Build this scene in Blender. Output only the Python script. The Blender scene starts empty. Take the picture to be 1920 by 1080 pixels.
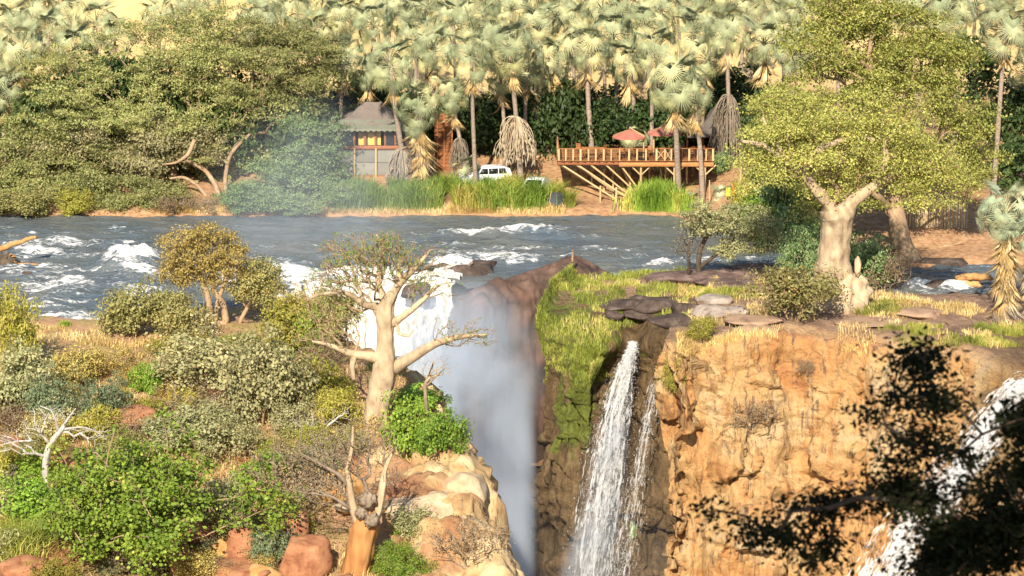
import bpy, math, random
import numpy as np
from mathutils import Vector, Matrix, Euler

R = math.radians
scene = bpy.context.scene
C = scene.collection

# ------------------------------------------------------------------ camera
CAM_H, PITCH, FPX = 40.0, R(11.08), 5280.0        # metres above the river, look-down angle, focal length in photo pixels
cam_d = bpy.data.cameras.new('camera')
cam = bpy.data.objects.new('camera', cam_d); C.objects.link(cam)
cam.location = (0, 0, CAM_H); cam.rotation_euler = (R(90) - PITCH, 0, 0)
cam_d.sensor_width = 36.0; cam_d.lens = 36.0 * FPX / 1920.0
cam_d.clip_start = 0.5; cam_d.clip_end = 6000
cam_d.dof.use_dof = True; cam_d.dof.focus_distance = 190.0; cam_d.dof.aperture_fstop = 7.0
scene.camera = cam

# ------------------------------------------------------------------ sky and sun
SUN_EL, SUN_AZ = R(34), R(190)
world = bpy.data.worlds.new('World'); scene.world = world; world.use_nodes = True
wn = world.node_tree.nodes; wl = world.node_tree.links
sky = wn.new('ShaderNodeTexSky'); sky.sky_type = 'NISHITA'; sky.sun_disc = False
sky.sun_elevation = SUN_EL; sky.sun_rotation = SUN_AZ; sky.altitude = 700; sky.dust_density = 1.2
wn['Background'].inputs[1].default_value = 0.10
wl.new(sky.outputs[0], wn['Background'].inputs[0])
sd = bpy.data.lights.new('sun', 'SUN'); sd.energy = 4.8; sd.angle = R(0.53); sd.color = (1.0, 0.905, 0.75)
sun = bpy.data.objects.new('sun', sd); C.objects.link(sun)
SUNV = Vector((math.sin(SUN_AZ) * math.cos(SUN_EL), math.cos(SUN_AZ) * math.cos(SUN_EL), math.sin(SUN_EL)))
sun.rotation_euler = SUNV.to_track_quat('Z', 'Y').to_euler()
scene.view_settings.view_transform = 'Standard'; scene.view_settings.look = 'None'
scene.view_settings.exposure = 0.72; scene.view_settings.gamma = 1.0
scene.cycles.max_bounces = 5; scene.cycles.diffuse_bounces = 3; scene.cycles.glossy_bounces = 2
scene.cycles.transmission_bounces = 2; scene.cycles.transparent_max_bounces = 16; scene.cycles.volume_bounces = 2
scene.cycles.volume_step_rate = 1.0; scene.cycles.volume_max_steps = 96
scene.cycles.use_denoising = True

rng = np.random.default_rng(7)

# ------------------------------------------------------------------ photo pixel -> place
FW = np.array([0, math.cos(PITCH), -math.sin(PITCH)]); UPV = np.array([0, math.sin(PITCH), math.cos(PITCH)])
def ray(u, v):
    return FW + np.array([1.0, 0, 0]) * ((u - 960) / FPX) + UPV * ((540 - v) / FPX)
def atY(u, v, Y):
    d = ray(u, v); return np.array([0, 0, CAM_H]) + d * (Y / d[1])
def atZ(u, v, z):
    d = ray(u, v); return np.array([0, 0, CAM_H]) + d * ((z - CAM_H) / d[2])
def topix(p):
    p = np.asarray(p, float); q = p - np.array([0, 0, CAM_H])
    w = q @ FW
    return 960 + FPX * q[..., 0] / w, 540 - FPX * (q @ UPV) / w
def ppm(Y): return FPX / (Y * 1.02)                 # photo pixels per metre at distance Y

# ------------------------------------------------------------------ noise
def _hash(ix, iy, iz, s):
    h = (ix.astype(np.uint32) * np.uint32(374761393) + iy.astype(np.uint32) * np.uint32(668265263) + iz.astype(np.uint32) * np.uint32(2147483647) + np.uint32(s * 7919 + 13))
    h = (h ^ (h >> np.uint32(13))) * np.uint32(1274126177)
    h = h ^ (h >> np.uint32(16))
    return (h & np.uint32(0xffff)).astype(float) / 65535.0
def vnoise(x, y, z, s=0):
    x, y, z = np.broadcast_arrays(np.asarray(x, float), np.asarray(y, float), np.asarray(z, float))
    fx, fy, fz = np.floor(x), np.floor(y), np.floor(z)
    ix, iy, iz = fx.astype(np.int64), fy.astype(np.int64), fz.astype(np.int64)
    tx, ty, tz = x - fx, y - fy, z - fz
    tx, ty, tz = [t * t * (3 - 2 * t) for t in (tx, ty, tz)]
    r = 0
    for dx in (0, 1):
        for dy in (0, 1):
            for dz in (0, 1):
                w = (tx if dx else 1 - tx) * (ty if dy else 1 - ty) * (tz if dz else 1 - tz)
                r = r + w * _hash(ix + dx, iy + dy, iz + dz, s)
    return r * 2 - 1
def fbm(x, y, z, o=4, s=0, g=0.5):
    a, f, r = 1.0, 1.0, 0
    for k in range(o):
        r = r + a * vnoise(np.asarray(x) * f, np.asarray(y) * f, np.asarray(z) * f, s + k); a *= g; f *= 2.03
    return r
def ridge(x, y, z, o=4, s=0):
    a, f, r = 1.0, 1.0, 0
    for k in range(o):
        r = r + a * (1 - 2 * np.abs(vnoise(np.asarray(x) * f, np.asarray(y) * f, np.asarray(z) * f, s + k))); a *= 0.5; f *= 2.07
    return r
def sstep(a, b, x):
    t = np.clip((np.asarray(x, float) - a) / (b - a), 0, 1); return t * t * (3 - 2 * t)

# ------------------------------------------------------------------ mesh and object helpers
def mesh_np(name, verts, faces, mat=None, smooth=False, attrs=None):
    """faces: (n,3) or (n,4) int array, or list of such arrays"""
    fl = faces if isinstance(faces, list) else [faces]
    fl = [np.asarray(f, np.int32) for f in fl if len(f)]
    verts = np.ascontiguousarray(np.asarray(verts, np.float32))
    m = bpy.data.meshes.new(name)
    m.vertices.add(len(verts)); m.vertices.foreach_set('co', verts.ravel())
    nl = sum(f.size for f in fl); nf = sum(len(f) for f in fl)
    m.loops.add(nl); m.loops.foreach_set('vertex_index', np.concatenate([f.ravel() for f in fl]))
    tot = np.concatenate([np.full(len(f), f.shape[1], np.int32) for f in fl])
    m.polygons.add(nf)
    m.polygons.foreach_set('loop_start', np.concatenate([[0], np.cumsum(tot)[:-1]]).astype(np.int32))
    m.polygons.foreach_set('loop_total', tot)
    if smooth: m.polygons.foreach_set('use_smooth', np.ones(nf, bool))
    for an, (dom, vals) in (attrs or {}).items():
        a = m.attributes.new(an, 'FLOAT', dom); a.data.foreach_set('value', np.ascontiguousarray(vals, np.float32).ravel())
    m.update(calc_edges=True)
    if mat: m.materials.append(mat)
    return m
def obj(name, mesh, parent=None, loc=(0, 0, 0), rot=None, scale=None):
    o = bpy.data.objects.new(name, mesh); C.objects.link(o)
    o.location = loc
    if rot is not None: o.rotation_euler = rot
    if scale is not None: o.scale = scale if hasattr(scale, '__len__') else (scale,) * 3
    if parent is not None: o.parent = parent
    return o
def tag(o, label, cat, group=None):
    o['label'] = label; o['category'] = cat
    if group: o['group'] = group
    return o
def thing(name, label, cat, loc=(0, 0, 0), rotz=0, group=None):
    o = bpy.data.objects.new(name, None); C.objects.link(o)
    o.location = tuple(float(c) for c in loc); o.rotation_euler = (0, 0, rotz); o.empty_display_size = 0.2
    return tag(o, label, cat, group)
def struct(name, mesh, label=None, kind='structure'):
    o = obj(name, mesh); o['kind'] = kind
    if label: o['label'] = label
    return o

class MB:
    """collects vertices and faces of one part"""
    def __init__(s): s.v, s.q, s.t, s.n = [], [], [], 0
    def add(s, v, q=None, t=None):
        v = np.asarray(v, float)
        if q is not None and len(q): s.q.append(np.asarray(q, int) + s.n)
        if t is not None and len(t): s.t.append(np.asarray(t, int) + s.n)
        s.v.append(v); s.n += len(v)
    def box(s, c, d, rz=0):
        c = np.asarray(c, float); d = np.asarray(d, float) / 2
        v = np.array([[x, y, z] for z in (-1, 1) for y in (-1, 1) for x in (-1, 1)], float) * d
        if rz:
            cs, sn = math.cos(rz), math.sin(rz); v = np.stack([v[:, 0] * cs - v[:, 1] * sn, v[:, 0] * sn + v[:, 1] * cs, v[:, 2]], 1)
        s.add(v + c, [[0, 2, 3, 1], [4, 5, 7, 6], [0, 1, 5, 4], [2, 6, 7, 3], [0, 4, 6, 2], [1, 3, 7, 5]])
    def tube(s, P, r, n=6, cap=True):
        P = np.asarray(P, float); r = np.broadcast_to(np.asarray(r, float), (len(P),))
        T = np.gradient(P, axis=0); T /= np.linalg.norm(T, axis=1)[:, None] + 1e-9
        a = np.array([0, 0, 1.0]) if abs(T[0][2]) < 0.9 else np.array([1.0, 0, 0])
        N = np.cross(T[0], a); N /= np.linalg.norm(N)
        rings = []
        for i in range(len(P)):
            N = N - T[i] * (N @ T[i]); N /= np.linalg.norm(N) + 1e-9
            B = np.cross(T[i], N)
            ang = np.arange(n) * 2 * math.pi / n
            rings.append(P[i] + r[i] * (np.cos(ang)[:, None] * N + np.sin(ang)[:, None] * B))
        v = np.concatenate(rings)
        i, j = np.meshgrid(np.arange(len(P) - 1), np.arange(n), indexing='ij'); i, j = i.ravel(), j.ravel(); k = (j + 1) % n
        q = np.stack([i * n + j, i * n + k, (i + 1) * n + k, (i + 1) * n + j], 1)
        t = None
        if cap:
            v = np.concatenate([v, P[[0, -1]]]); b = len(P) * n; jj = np.arange(n); kk = (jj + 1) % n
            t = np.concatenate([np.stack([kk, jj, np.full(n, b)], 1), np.stack([(len(P) - 1) * n + jj, (len(P) - 1) * n + kk, np.full(n, b + 1)], 1)])
        s.add(v, q, t)
    def mesh(s, name, mat, smooth=False):
        f = []
        if s.q: f.append(np.concatenate(s.q))
        if s.t: f.append(np.concatenate(s.t))
        return mesh_np(name, np.concatenate(s.v), f, mat, smooth)
    def build(s, name, mat, parent=None, smooth=False, loc=(0, 0, 0), rot=None):
        return obj(name, s.mesh(name, mat, smooth), parent, loc, rot)

_unit = {}
def ubox(name, parent, c, d, mat, rz=0, rx=0, ry=0):
    k = ('b', mat.name)
    if k not in _unit:
        m = MB(); m.box((0, 0, 0), (1, 1, 1)); _unit[k] = m.mesh('box', mat)
    return obj(name, _unit[k], parent, c, (rx, ry, rz), d)
def upole(name, parent, a, b, r, mat, n=7):
    k = ('p', mat.name, n)
    if k not in _unit:
        m = MB(); m.tube([(0, 0, 0), (0, 0, 0.33), (0, 0, 0.66), (0, 0, 1)], [1, 0.96, 1.0, 0.93], n); _unit[k] = m.mesh('pole', mat, False)
    a = Vector(tuple(a)); b = Vector(tuple(b)); d = b - a
    return obj(name, _unit[k], parent, a, d.to_track_quat('Z', 'Y').to_euler(), (r, r, d.length))

def grid_faces(M, N, keep=None):
    i, j = np.meshgrid(np.arange(M - 1), np.arange(N - 1), indexing='ij'); i, j = i.ravel(), j.ravel()
    q = np.stack([i * N + j, i * N + j + 1, (i + 1) * N + j + 1, (i + 1) * N + j], 1)
    if keep is not None:
        k = keep.ravel(); q = q[k[q].all(1)]
    return q
def compact(v, q, attrs):
    used = np.unique(q); mp = np.full(len(v), -1); mp[used] = np.arange(len(used))
    return v[used], mp[q], {k: (d, a[used] if d == 'POINT' else a) for k, (d, a) in attrs.items()}
def grid_normals(G):
    du = np.gradient(G, axis=1); dv = np.gradient(G, axis=0)
    n = np.cross(du, dv); return n / (np.linalg.norm(n, axis=2)[..., None] + 1e-9)
def resample(A, n, t=None):
    """A (k,...) -> (n,...) along axis 0, smooth (monotone-ish catmull) interpolation"""
    A = np.asarray(A, float); k = len(A)
    x = np.linspace(0, k - 1, n) if t is None else np.asarray(t)
    i = np.clip(np.floor(x).astype(int), 0, k - 2); f = x - i
    p0, p1, p2, p3 = A[np.clip(i - 1, 0, k - 1)], A[i], A[i + 1], A[np.clip(i + 2, 0, k - 1)]
    f = f.reshape((-1,) + (1,) * (A.ndim - 1))
    m1, m2 = (p2 - p0) * 0.35, (p3 - p1) * 0.35
    h00, h10, h01, h11 = 2*f**3-3*f**2+1, f**3-2*f**2+f, -2*f**3+3*f**2, f**3-f**2
    return h00 * p1 + h10 * m1 + h01 * p2 + h11 * m2

# ------------------------------------------------------------------ materials
class NT:
    def __init__(s, name):
        s.m = bpy.data.materials.new(name); s.m.use_nodes = True; s.t = s.m.node_tree; s.t.nodes.clear()
        s.out = s.n('ShaderNodeOutputMaterial')
    def n(s, typ, **kw):
        nd = s.t.nodes.new(typ)
        for k, val in kw.items(): setattr(nd, k, val)
        return nd
    def set(s, sock, val):
        if isinstance(val, bpy.types.NodeSocket): s.t.links.new(val, sock)
        else: sock.default_value = val if not (isinstance(val, tuple) and len(val) == 3 and sock.type == 'RGBA') else (*val, 1)
    def attr(s, name):
        return s.n('ShaderNodeAttribute', attribute_name=name).outputs['Fac']
    def pos(s, scale=(1, 1, 1), kind='pos'):
        if kind == 'pos': src = s.n('ShaderNodeNewGeometry').outputs['Position']
        else: src = s.n('ShaderNodeTexCoord').outputs['Object']
        m = s.n('ShaderNodeMapping'); s.t.links.new(src, m.inputs[0]); m.inputs['Scale'].default_value = scale
        return m.outputs[0]
    def noise(s, vec, scale=1, detail=4, rough=0.55, dist=0):
        t = s.n('ShaderNodeTexNoise'); s.t.links.new(vec, t.inputs['Vector'])
        t.inputs['Scale'].default_value = scale; t.inputs['Detail'].default_value = detail
        t.inputs['Roughness'].default_value = rough; t.inputs['Distortion'].default_value = dist
        return t.outputs['Fac']
    def voro(s, vec, scale=1, feature='DISTANCE_TO_EDGE'):
        t = s.n('ShaderNodeTexVoronoi', feature=feature); s.t.links.new(vec, t.inputs['Vector']); t.inputs['Scale'].default_value = scale
        return t.outputs['Distance']
    def ramp(s, fac, stops, mode='LINEAR'):
        r = s.n('ShaderNodeValToRGB'); s.t.links.new(fac, r.inputs[0]); e = r.color_ramp; e.interpolation = mode
        while len(e.elements) > 1: e.elements.remove(e.elements[-1])
        for i, (p, c) in enumerate(stops):
            el = e.elements[0] if i == 0 else e.elements.new(p)
            el.position = p; el.color = (*c, 1) if hasattr(c, '__len__') else (c, c, c, 1)
        return r.outputs[0]
    def mix(s, f, a, b, mode='MIX'):
        m = s.n('ShaderNodeMix', data_type='RGBA', blend_type=mode)
        s.set(m.inputs[0], f); s.set(m.inputs[6], a); s.set(m.inputs[7], b); return m.outputs[2]
    def math(s, op, a, b=0.0, c=None, clamp=False):
        m = s.n('ShaderNodeMath', operation=op, use_clamp=clamp); s.set(m.inputs[0], a); s.set(m.inputs[1], b)
        if c is not None: s.set(m.inputs[2], c)
        return m.outputs[0]
    def mapr(s, f, a, b, c=0.0, d=1.0):
        m = s.n('ShaderNodeMapRange', interpolation_type='SMOOTHSTEP'); s.set(m.inputs[0], f)
        for i, x in enumerate((a, b, c, d)): m.inputs[i + 1].default_value = x
        return m.outputs[0]
    def bump(s, h, strength=0.5, dist=0.1, normal=None):
        b = s.n('ShaderNodeBump'); s.set(b.inputs['Height'], h); b.inputs['Strength'].default_value = strength; b.inputs['Distance'].default_value = dist
        if normal is not None: s.set(b.inputs['Normal'], normal)
        return b.outputs[0]
    def bsdf(s, color, rough=0.8, spec=0.3, normal=None, **kw):
        b = s.n('ShaderNodeBsdfPrincipled'); s.set(b.inputs['Base Color'], color); s.set(b.inputs['Roughness'], rough)
        b.inputs['Specular IOR Level'].default_value = spec
        if normal is not None: s.set(b.inputs['Normal'], normal)
        for k, val in kw.items(): s.set(b.inputs[k], val)
        return b.outputs[0]
    def done(s, shader, disp=None):
        s.t.links.new(shader, s.out.inputs[0]); return s.m

def simple_mat(name, c1, c2, scale=3.0, rough=0.8, bump=0.3, stretch=(1, 1, 1), spec=0.25, bscale=None):
    t = NT(name); p = t.pos(stretch, 'obj')
    f = t.noise(p, scale, 5)
    col = t.ramp(f, [(0.3, c1), (0.7, c2)])
    rnd = t.n('ShaderNodeObjectInfo').outputs['Random']
    hsv = t.n('ShaderNodeHueSaturation'); t.set(hsv.inputs['Color'], col); t.set(hsv.inputs['Value'], t.mapr(rnd, 0, 1, 0.85, 1.12))
    return t.done(t.bsdf(hsv.outputs[0], rough, spec, t.bump(t.noise(p, bscale or scale * 3, 4), bump, 0.05)))
def leaf_mat(name, c1, c2, c3=None, trans=0.25, var=0.2, rough=0.55, spec=0.3):
    """c1..c2 by leaf, a few leaves c3 (dry), brightness by plant"""
    t = NT(name); a = t.attr('tint')
    stops = [(0.0, c1), (0.8, c2)]
    if c3: stops += [(0.9, c2), (0.93, c3), (1.0, c3)]
    col = t.ramp(a, stops)
    rnd = t.n('ShaderNodeObjectInfo').outputs['Random']
    hsv = t.n('ShaderNodeHueSaturation'); t.set(hsv.inputs['Color'], col)
    t.set(hsv.inputs['Value'], t.mapr(rnd, 0, 1, 1.4 * (1 - var), 1.4 * (1 + var))); t.set(hsv.inputs['Hue'], t.mapr(t.math('FRACT', t.math('MULTIPLY', rnd, 7.31)), 0, 1, 0.492, 0.508))
    d = t.bsdf(hsv.outputs[0], rough, spec)
    tr = t.n('ShaderNodeBsdfTranslucent'); t.set(tr.inputs[0], hsv.outputs[0])
    mx = t.n('ShaderNodeMixShader'); mx.inputs[0].default_value = trans
    t.t.links.new(d, mx.inputs[1]); t.t.links.new(tr.outputs[0], mx.inputs[2])
    return t.done(mx.outputs[0])
# ================================================================== THE SETTING
# ---------------------------------------------------------------- ground materials
def soil_material():
    t = NT('bank_soil'); p = t.pos()
    n1 = t.noise(p, 0.35, 6, 0.6); n2 = t.noise(p, 1.7, 6, 0.65); n3 = t.noise(p, 6.0, 4, 0.7)
    soil = t.ramp(n2, [(0.3, (0.30, 0.165, 0.085)), (0.55, (0.43, 0.26, 0.145)), (0.75, (0.52, 0.35, 0.21))])
    straw = t.ramp(n3, [(0.35, (0.27, 0.19, 0.07)), (0.65, (0.50, 0.37, 0.16))])
    col = t.mix(t.mapr(n1, 0.46, 0.60), soil, straw)
    col = t.mix(t.mapr(n3, 0.58, 0.7, 0, 0.5), col, (0.16, 0.10, 0.06))
    pr = t.pos((1, 1, 0.55)); r1 = t.noise(pr, 0.5, 7, 0.62, 0.4); r2 = t.noise(t.pos((1, 1, 0.3)), 2.2, 6, 0.6)
    pale = t.ramp(r1, [(0.30, (0.22, 0.12, 0.06)), (0.44, (0.46, 0.29, 0.13)), (0.6, (0.62, 0.46, 0.25)), (0.78, (0.68, 0.56, 0.35))])
    red = t.ramp(r2, [(0.3, (0.15, 0.06, 0.035)), (0.5, (0.30, 0.13, 0.065)), (0.75, (0.42, 0.21, 0.10))])
    rock = t.mix(t.attr('red'), pale, red)
    rock = t.mix(t.mapr(t.voro(p, 0.9), 0.0, 0.02, 0.3, 0), rock, (0.10, 0.06, 0.035))
    col = t.mix(t.attr('rock'), col, rock)
    h = t.math('ADD', t.math('MULTIPLY', n2, 0.6), t.math('MULTIPLY', n3, 0.4))
    h2 = t.math('ADD', t.math('MULTIPLY', r1, 1.2), t.math('MULTIPLY', r2, 0.6))
    hh = t.mix(t.attr('rock'), h, h2)
    return t.done(t.bsdf(col, 0.9, 0.15, t.bump(hh, 0.8, 0.25)))
def cliff_material():
    t = NT('cliff_rock'); p = t.pos()
    ps = t.pos((1.0, 1.0, 0.22)); pv = t.pos((1.3, 1.3, 0.10))
    n1 = t.noise(p, 0.22, 7, 0.6, 0.6); n2 = t.noise(ps, 1.1, 7, 0.65, 0.3); n3 = t.noise(pv, 1.6, 5, 0.6); n4 = t.noise(p, 5.0, 5, 0.7)
    dry = t.ramp(n1, [(0.28, (0.41, 0.18, 0.07)), (0.42, (0.57, 0.31, 0.12)), (0.54, (0.63, 0.415, 0.19)), (0.66, (0.62, 0.46, 0.265)), (0.78, (0.44, 0.35, 0.25))])
    dry = t.mix(t.mapr(n2, 0.50, 0.64, 0, 0.75), dry, (0.49, 0.225, 0.08))
    dry = t.mix(t.mapr(n2, 0.28, 0.43, 0.6, 0), dry, (0.30, 0.19, 0.115))
    dry = t.mix(t.mapr(n3, 0.54, 0.66, 0, 0.8), dry, (0.16, 0.105, 0.075))
    dry = t.mix(t.mapr(n4, 0.56, 0.72, 0, 0.35), dry, (0.30, 0.19, 0.11))
    # weathered violet-brown flat rock of the top
    top = t.ramp(t.noise(p, 0.7, 6, 0.65), [(0.3, (0.17, 0.10, 0.075)), (0.5, (0.36, 0.23, 0.155)), (0.7, (0.47, 0.30, 0.18))])
    dry = t.mix(t.attr('top'), dry, top)
    wet = t.ramp(n2, [(0.3, (0.05, 0.034, 0.018)), (0.5, (0.155, 0.10, 0.048)), (0.7, (0.28, 0.19, 0.095))])
    moss = t.ramp(t.noise(p, 2.5, 5, 0.7), [(0.3, (0.06, 0.075, 0.012)), (0.6, (0.17, 0.19, 0.035)), (0.8, (0.26, 0.27, 0.07))])
    wetc = t.mix(t.mapr(t.math('ADD', t.attr('moss'), t.math('MULTIPLY', t.math('SUBTRACT', t.noise(t.pos((1, 1, .4)), 0.9, 6), 0.5), 1.6)), 0.42, 0.6), wet, moss)
    col = t.mix(t.attr('wet'), dry, wetc)
    h = t.math('ADD', t.math('MULTIPLY', n2, 1.0), t.math('MULTIPLY', n4, 0.45))
    h = t.math('ADD', h, t.math('MULTIPLY', n3, 0.4))
    rough = t.mix(t.attr('wet'), (0.9, 0.9, 0.9), (0.55, 0.55, 0.55))
    return t.done(t.bsdf(col, rough, 0.2, t.bump(h, 1.0, 0.55)))
def sand_material():
    t = NT('far_bank_earth'); p = t.pos()
    n = t.noise(p, 0.3, 6, 0.6); n2 = t.noise(p, 2.0, 5, 0.65)
    col = t.ramp(n2, [(0.3, (0.24, 0.13, 0.065)), (0.5, (0.40, 0.23, 0.12)), (0.75, (0.55, 0.36, 0.20))])
    sand = t.ramp(n, [(0.3, (0.50, 0.36, 0.15)), (0.7, (0.66, 0.50, 0.24))])
    col = t.mix(t.attr('hill'), col, sand)
    return t.done(t.bsdf(col, 0.95, 0.1, t.bump(n2, 0.6, 0.2)))
M_SOIL, M_CLIFF, M_SAND = soil_material(), cliff_material(), sand_material()

# ---------------------------------------------------------------- near left bank
_rimY = np.array([60, 118, 140, 150, 160, 165, 170, 177, 185, 192, 198, 206])
_rimX = np.array([14, 9.0, 3.4, 0.55, -1.5, -2.9, -3.9, -6.4, -10.6, -14.2, -15.6, -17.0])
_shX = np.array([(u - 960) / 5280 * 200 for u in (-400, 0, 150, 300, 430, 545, 700)])
_shY = np.array([200, 197.0, 192.3, 194.5, 197.0, 199.5, 200])
def rimL(Y): return np.interp(Y, _rimY, _rimX)
def shoreL(x): return np.interp(x, _shX, _shY)
def hL(x, Y, noise=True):
    x = np.asarray(x, float); Y = np.asarray(Y, float)
    d = shoreL(x) - Y
    z = np.where(d < 0, 0.45 * d, 0.45 * (1 - np.exp(-np.maximum(d, 0) / 1.2)))
    t = np.maximum(0, 178 - Y)
    z = z - 0.205 * t * sstep(0, 6, t)
    xr = rimL(Y)
    spur = np.exp(-((x - xr + 3.2) / 3.0) ** 2) * sstep(147, 153, Y) * (1 - sstep(161, 166, Y))
    z = z + 0.9 * spur - 1.2 * sstep(-1.6, 0.2, x - xr)
    if noise:
        z = z + 0.28 * fbm(x * 0.35, Y * 0.35, 0, 4, 3) * sstep(-1, 4, d) + spur * 0.5 * ridge(x * 0.5, Y * 0.5, 0, 3, 9)
    return z
def hitL(u, v):
    Ys = np.linspace(125, 200, 1200); d = ray(u, v)
    P = np.array([0, 0, CAM_H]) + d[None] * (Ys / d[1])[:, None]
    k = np.argmax(P[:, 2] <= hL(P[:, 0], P[:, 1]))
    return P[k]
rowsY = np.linspace(112, 203, 280)
ncol, nface = 220, 36
GX = np.zeros((len(rowsY), ncol + nface)); GZ = np.zeros_like(GX)
for i, Y in enumerate(rowsY):
    xr = float(rimL(Y)); s = np.linspace(0, 1, ncol)
    GX[i, :ncol] = -58 + (xr + 58) * (1 - (1 - s) ** 1.25)
    tt = np.linspace(0, 1, nface + 1)[1:]
    GX[i, ncol:] = xr + 0.5 * np.sin(tt * 3.0) - 0.3 * tt
    GZ[i, ncol:] = tt ** 1.3
GY = np.repeat(rowsY[:, None], ncol + nface, 1)
GZ[:, :ncol] = hL(GX[:, :ncol], GY[:, :ncol])
ztop = GZ[:, ncol - 1:ncol]
GZ[:, ncol:] = ztop + (-38 - ztop) * GZ[:, ncol:]
G = np.stack([GX, GY, GZ], 2)
xr_ = rimL(GY)
rock = np.clip(np.exp(-((GX - xr_ + 3.0) / 5.2) ** 4) * sstep(144, 149, GY) * (1 - sstep(163, 168, GY)) + (GX > xr_ - 1.0) * 1.0, 0, 1)
rock = np.clip(rock + sstep(0.35, 0.55, fbm(GX * 0.16, GY * 0.16, 1, 3, 21)) * (1 - sstep(172, 178, GY)), 0, 1)
redm = np.clip(1 - np.exp(-((GX - xr_ + 2.0) / 5.0) ** 4) + sstep(0.2, 0.5, fbm(GX * .3, GY * .3, GZ * .3, 3, 5)) * 0.7, 0, 1)
Nn = grid_normals(G)
face = (np.arange(ncol + nface) >= ncol - 6)[None, :] * 1.0
dsp = 0.55 * ridge(G[..., 0] * .28, G[..., 1] * .28, G[..., 2] * .2, 4, 31) * np.maximum(face, rock * 0.7) + 0.26 * ridge(G[..., 0] * 1.0, G[..., 1] * 1.0, G[..., 2] * .8, 4, 33) * rock
G = G - Nn * dsp[..., None] * np.sign(Nn[len(rowsY) // 2, 20, 2])*-1
struct('left_bank', mesh_np('left_bank', G.reshape(-1, 3), grid_faces(*GX.shape), M_SOIL, False, {'rock': ('POINT', rock.ravel()), 'red': ('POINT', redm.ravel())}))

# ---------------------------------------------------------------- right headland and cliff
cols = [ # back shore (u,v) | rim (u,v,z) | face 1 (dx,dY,z) | face 2 | foot (dx,dY) | wet | moss
 ((1085, 514), (1072, 522, 0.5), (-.3, 0, -10), (-.3, 0, -20), (-.3, 0), 1, .5),
 ((1100, 513), (1026, 552, 0.4), (-.5, -.1, -10), (-.6, -.2, -20), (-.8, -.2), 1, .6),
 ((1115, 513), (1006, 598, -.7), (.15, -.2, -7), (-.5, -.3, -19), (-.6, -.4), 1, .7),
 ((1130, 513), (1012, 626, -1.6), (.1, -.5, -7.5), (-.55, -.8, -18), (-.8, -1), 1, .5),
 ((1150, 514), (1060, 645, -2.0), (-.1, -.8, -9), (-.3, -1.2, -20), (-.5, -2), 1, .55),
 ((1175, 514), (1112, 662, -2.4), (-.6, -.9, -9), (-1.2, -1.6, -20), (-1.6, -2), 1, .6),
 ((1200, 513), (1150, 662, -2.6), (-.5, -.9, -9), (-1.0, -1.8, -20), (-1.6, -2), 1, .2),
 ((1225, 512), (1184, 655, -2.7), (-.5, -.7, -9), (-1.0, -1.8, -20), (-1.6, -2), 1, .05),
 ((1255, 510), (1218, 640, -1.8), (-.3, -.6, -9), (-.6, -1.4, -20), (-1, -2), 1, .3),
 ((1290, 507), (1262, 622, -1.0), (-.3, -.3, -9), (-.6, -.8, -20), (-1, -1), 1, .3),
 ((1320, 505), (1298, 618, -.6), (-.3, -.2, -9), (-.6, -.6, -20), (-1, -1), 1, .2),
 ((1350, 503), (1312, 634, 0.0), (-.3, -.3, -9), (-.8, -.8, -20), (-1.2, -1), .6, .2),
 ((1370, 502), (1268, 648, 0.2), (-.4, -.4, -9), (-1.0, -1.0, -20), (-1.5, -1.5), .2, .1),
 ((1390, 500), (1240, 655, 0.2), (-.4, -.7, -7), (-1.1, -2.4, -17), (-2, -4), 0, 0),
 ((1430, 497), (1300, 642, 0.4), (-.2, -2.2, -4.5), (-.6, -5.6, -16), (-1, -8), 0, 0),
 ((1475, 494), (1380, 630, 0.6), (0, -3.6, -4.5), (-.2, -6.6, -16), (-1, -10), 0, 0),
 ((1520, 508), (1480, 624, 0.7), (0, -2.4, -4), (-.3, -5.2, -16), (-1, -9), 0, 0),
 ((1580, 530), (1600, 634, 0.6), (-.4, -4.2, -3.4), (-1.2, -7.0, -15), (-2, -10), 0, 0),
 ((1650, 545), (1720, 646, 0.5), (-1.4, -4.0, -3.6), (-3.2, -6.4, -15), (-5, -10), 0, 0),
 ((1720, 549), (1820, 664, 0.3), (-2.4, -2.6, -4), (-5.5, -4.6, -15), (-8, -8), .1, 0),
 ((1780, 549), (1890, 690, -.3), (-3.6, -2.2, -5), (-7.5, -4.0, -15), (-10, -8), .6, 0),
 ((1830, 549), (1940, 700, -.7), (-3.6, -2.0, -5), (-8.0, -3.6, -15), (-11, -8), .8, 0),
 ((1900, 549), (2010, 690, 0.3), (-3.0, -2.8, -5), (-6.0, -5.0, -15), (-9, -9), .3, 0),
 ((2150, 549), (2200, 680, 0.5), (-1.0, -2.5, -6), (-2.0, -5.0, -16), (-3, -9), 0, 0)]
rows, wets, moss_ = [[] for _ in range(8)], [], []
for b, r, f1, f2, ft, w, mo in cols:
    B = atZ(*b, 0.05); Rm = atZ(r[0], r[1], r[2])
    U = B + np.array([0, 4, -2.0])
    m1 = B * .66 + Rm * .34; m2 = B * .33 + Rm * .67; m1[2] = max(m1[2], -.1) + .55; m2[2] = m2[2] * .55 + .5
    for k, pt in enumerate([U, B, m1, m2, Rm, Rm * [1, 1, 0] + np.array(f1), Rm * [1, 1, 0] + np.array(f2), np.array([Rm[0] + ft[0], Rm[1] + ft[1], -38])]): rows[k].append(pt)
    wets.append(w); moss_.append(mo)
NCR = 500
rt = np.concatenate([np.linspace(0, 1, 10, False), np.linspace(1, 4, 75, False), np.linspace(4, 4.5, 40, False), np.linspace(4.5, 6, 150, False), np.linspace(6, 7, 30)])
A = np.array(rows)                                  # (8, cols, 3)
A = np.swapaxes(resample(np.swapaxes(A, 0, 1), NCR), 0, 1)
G = resample(A, len(rt), rt)
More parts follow.
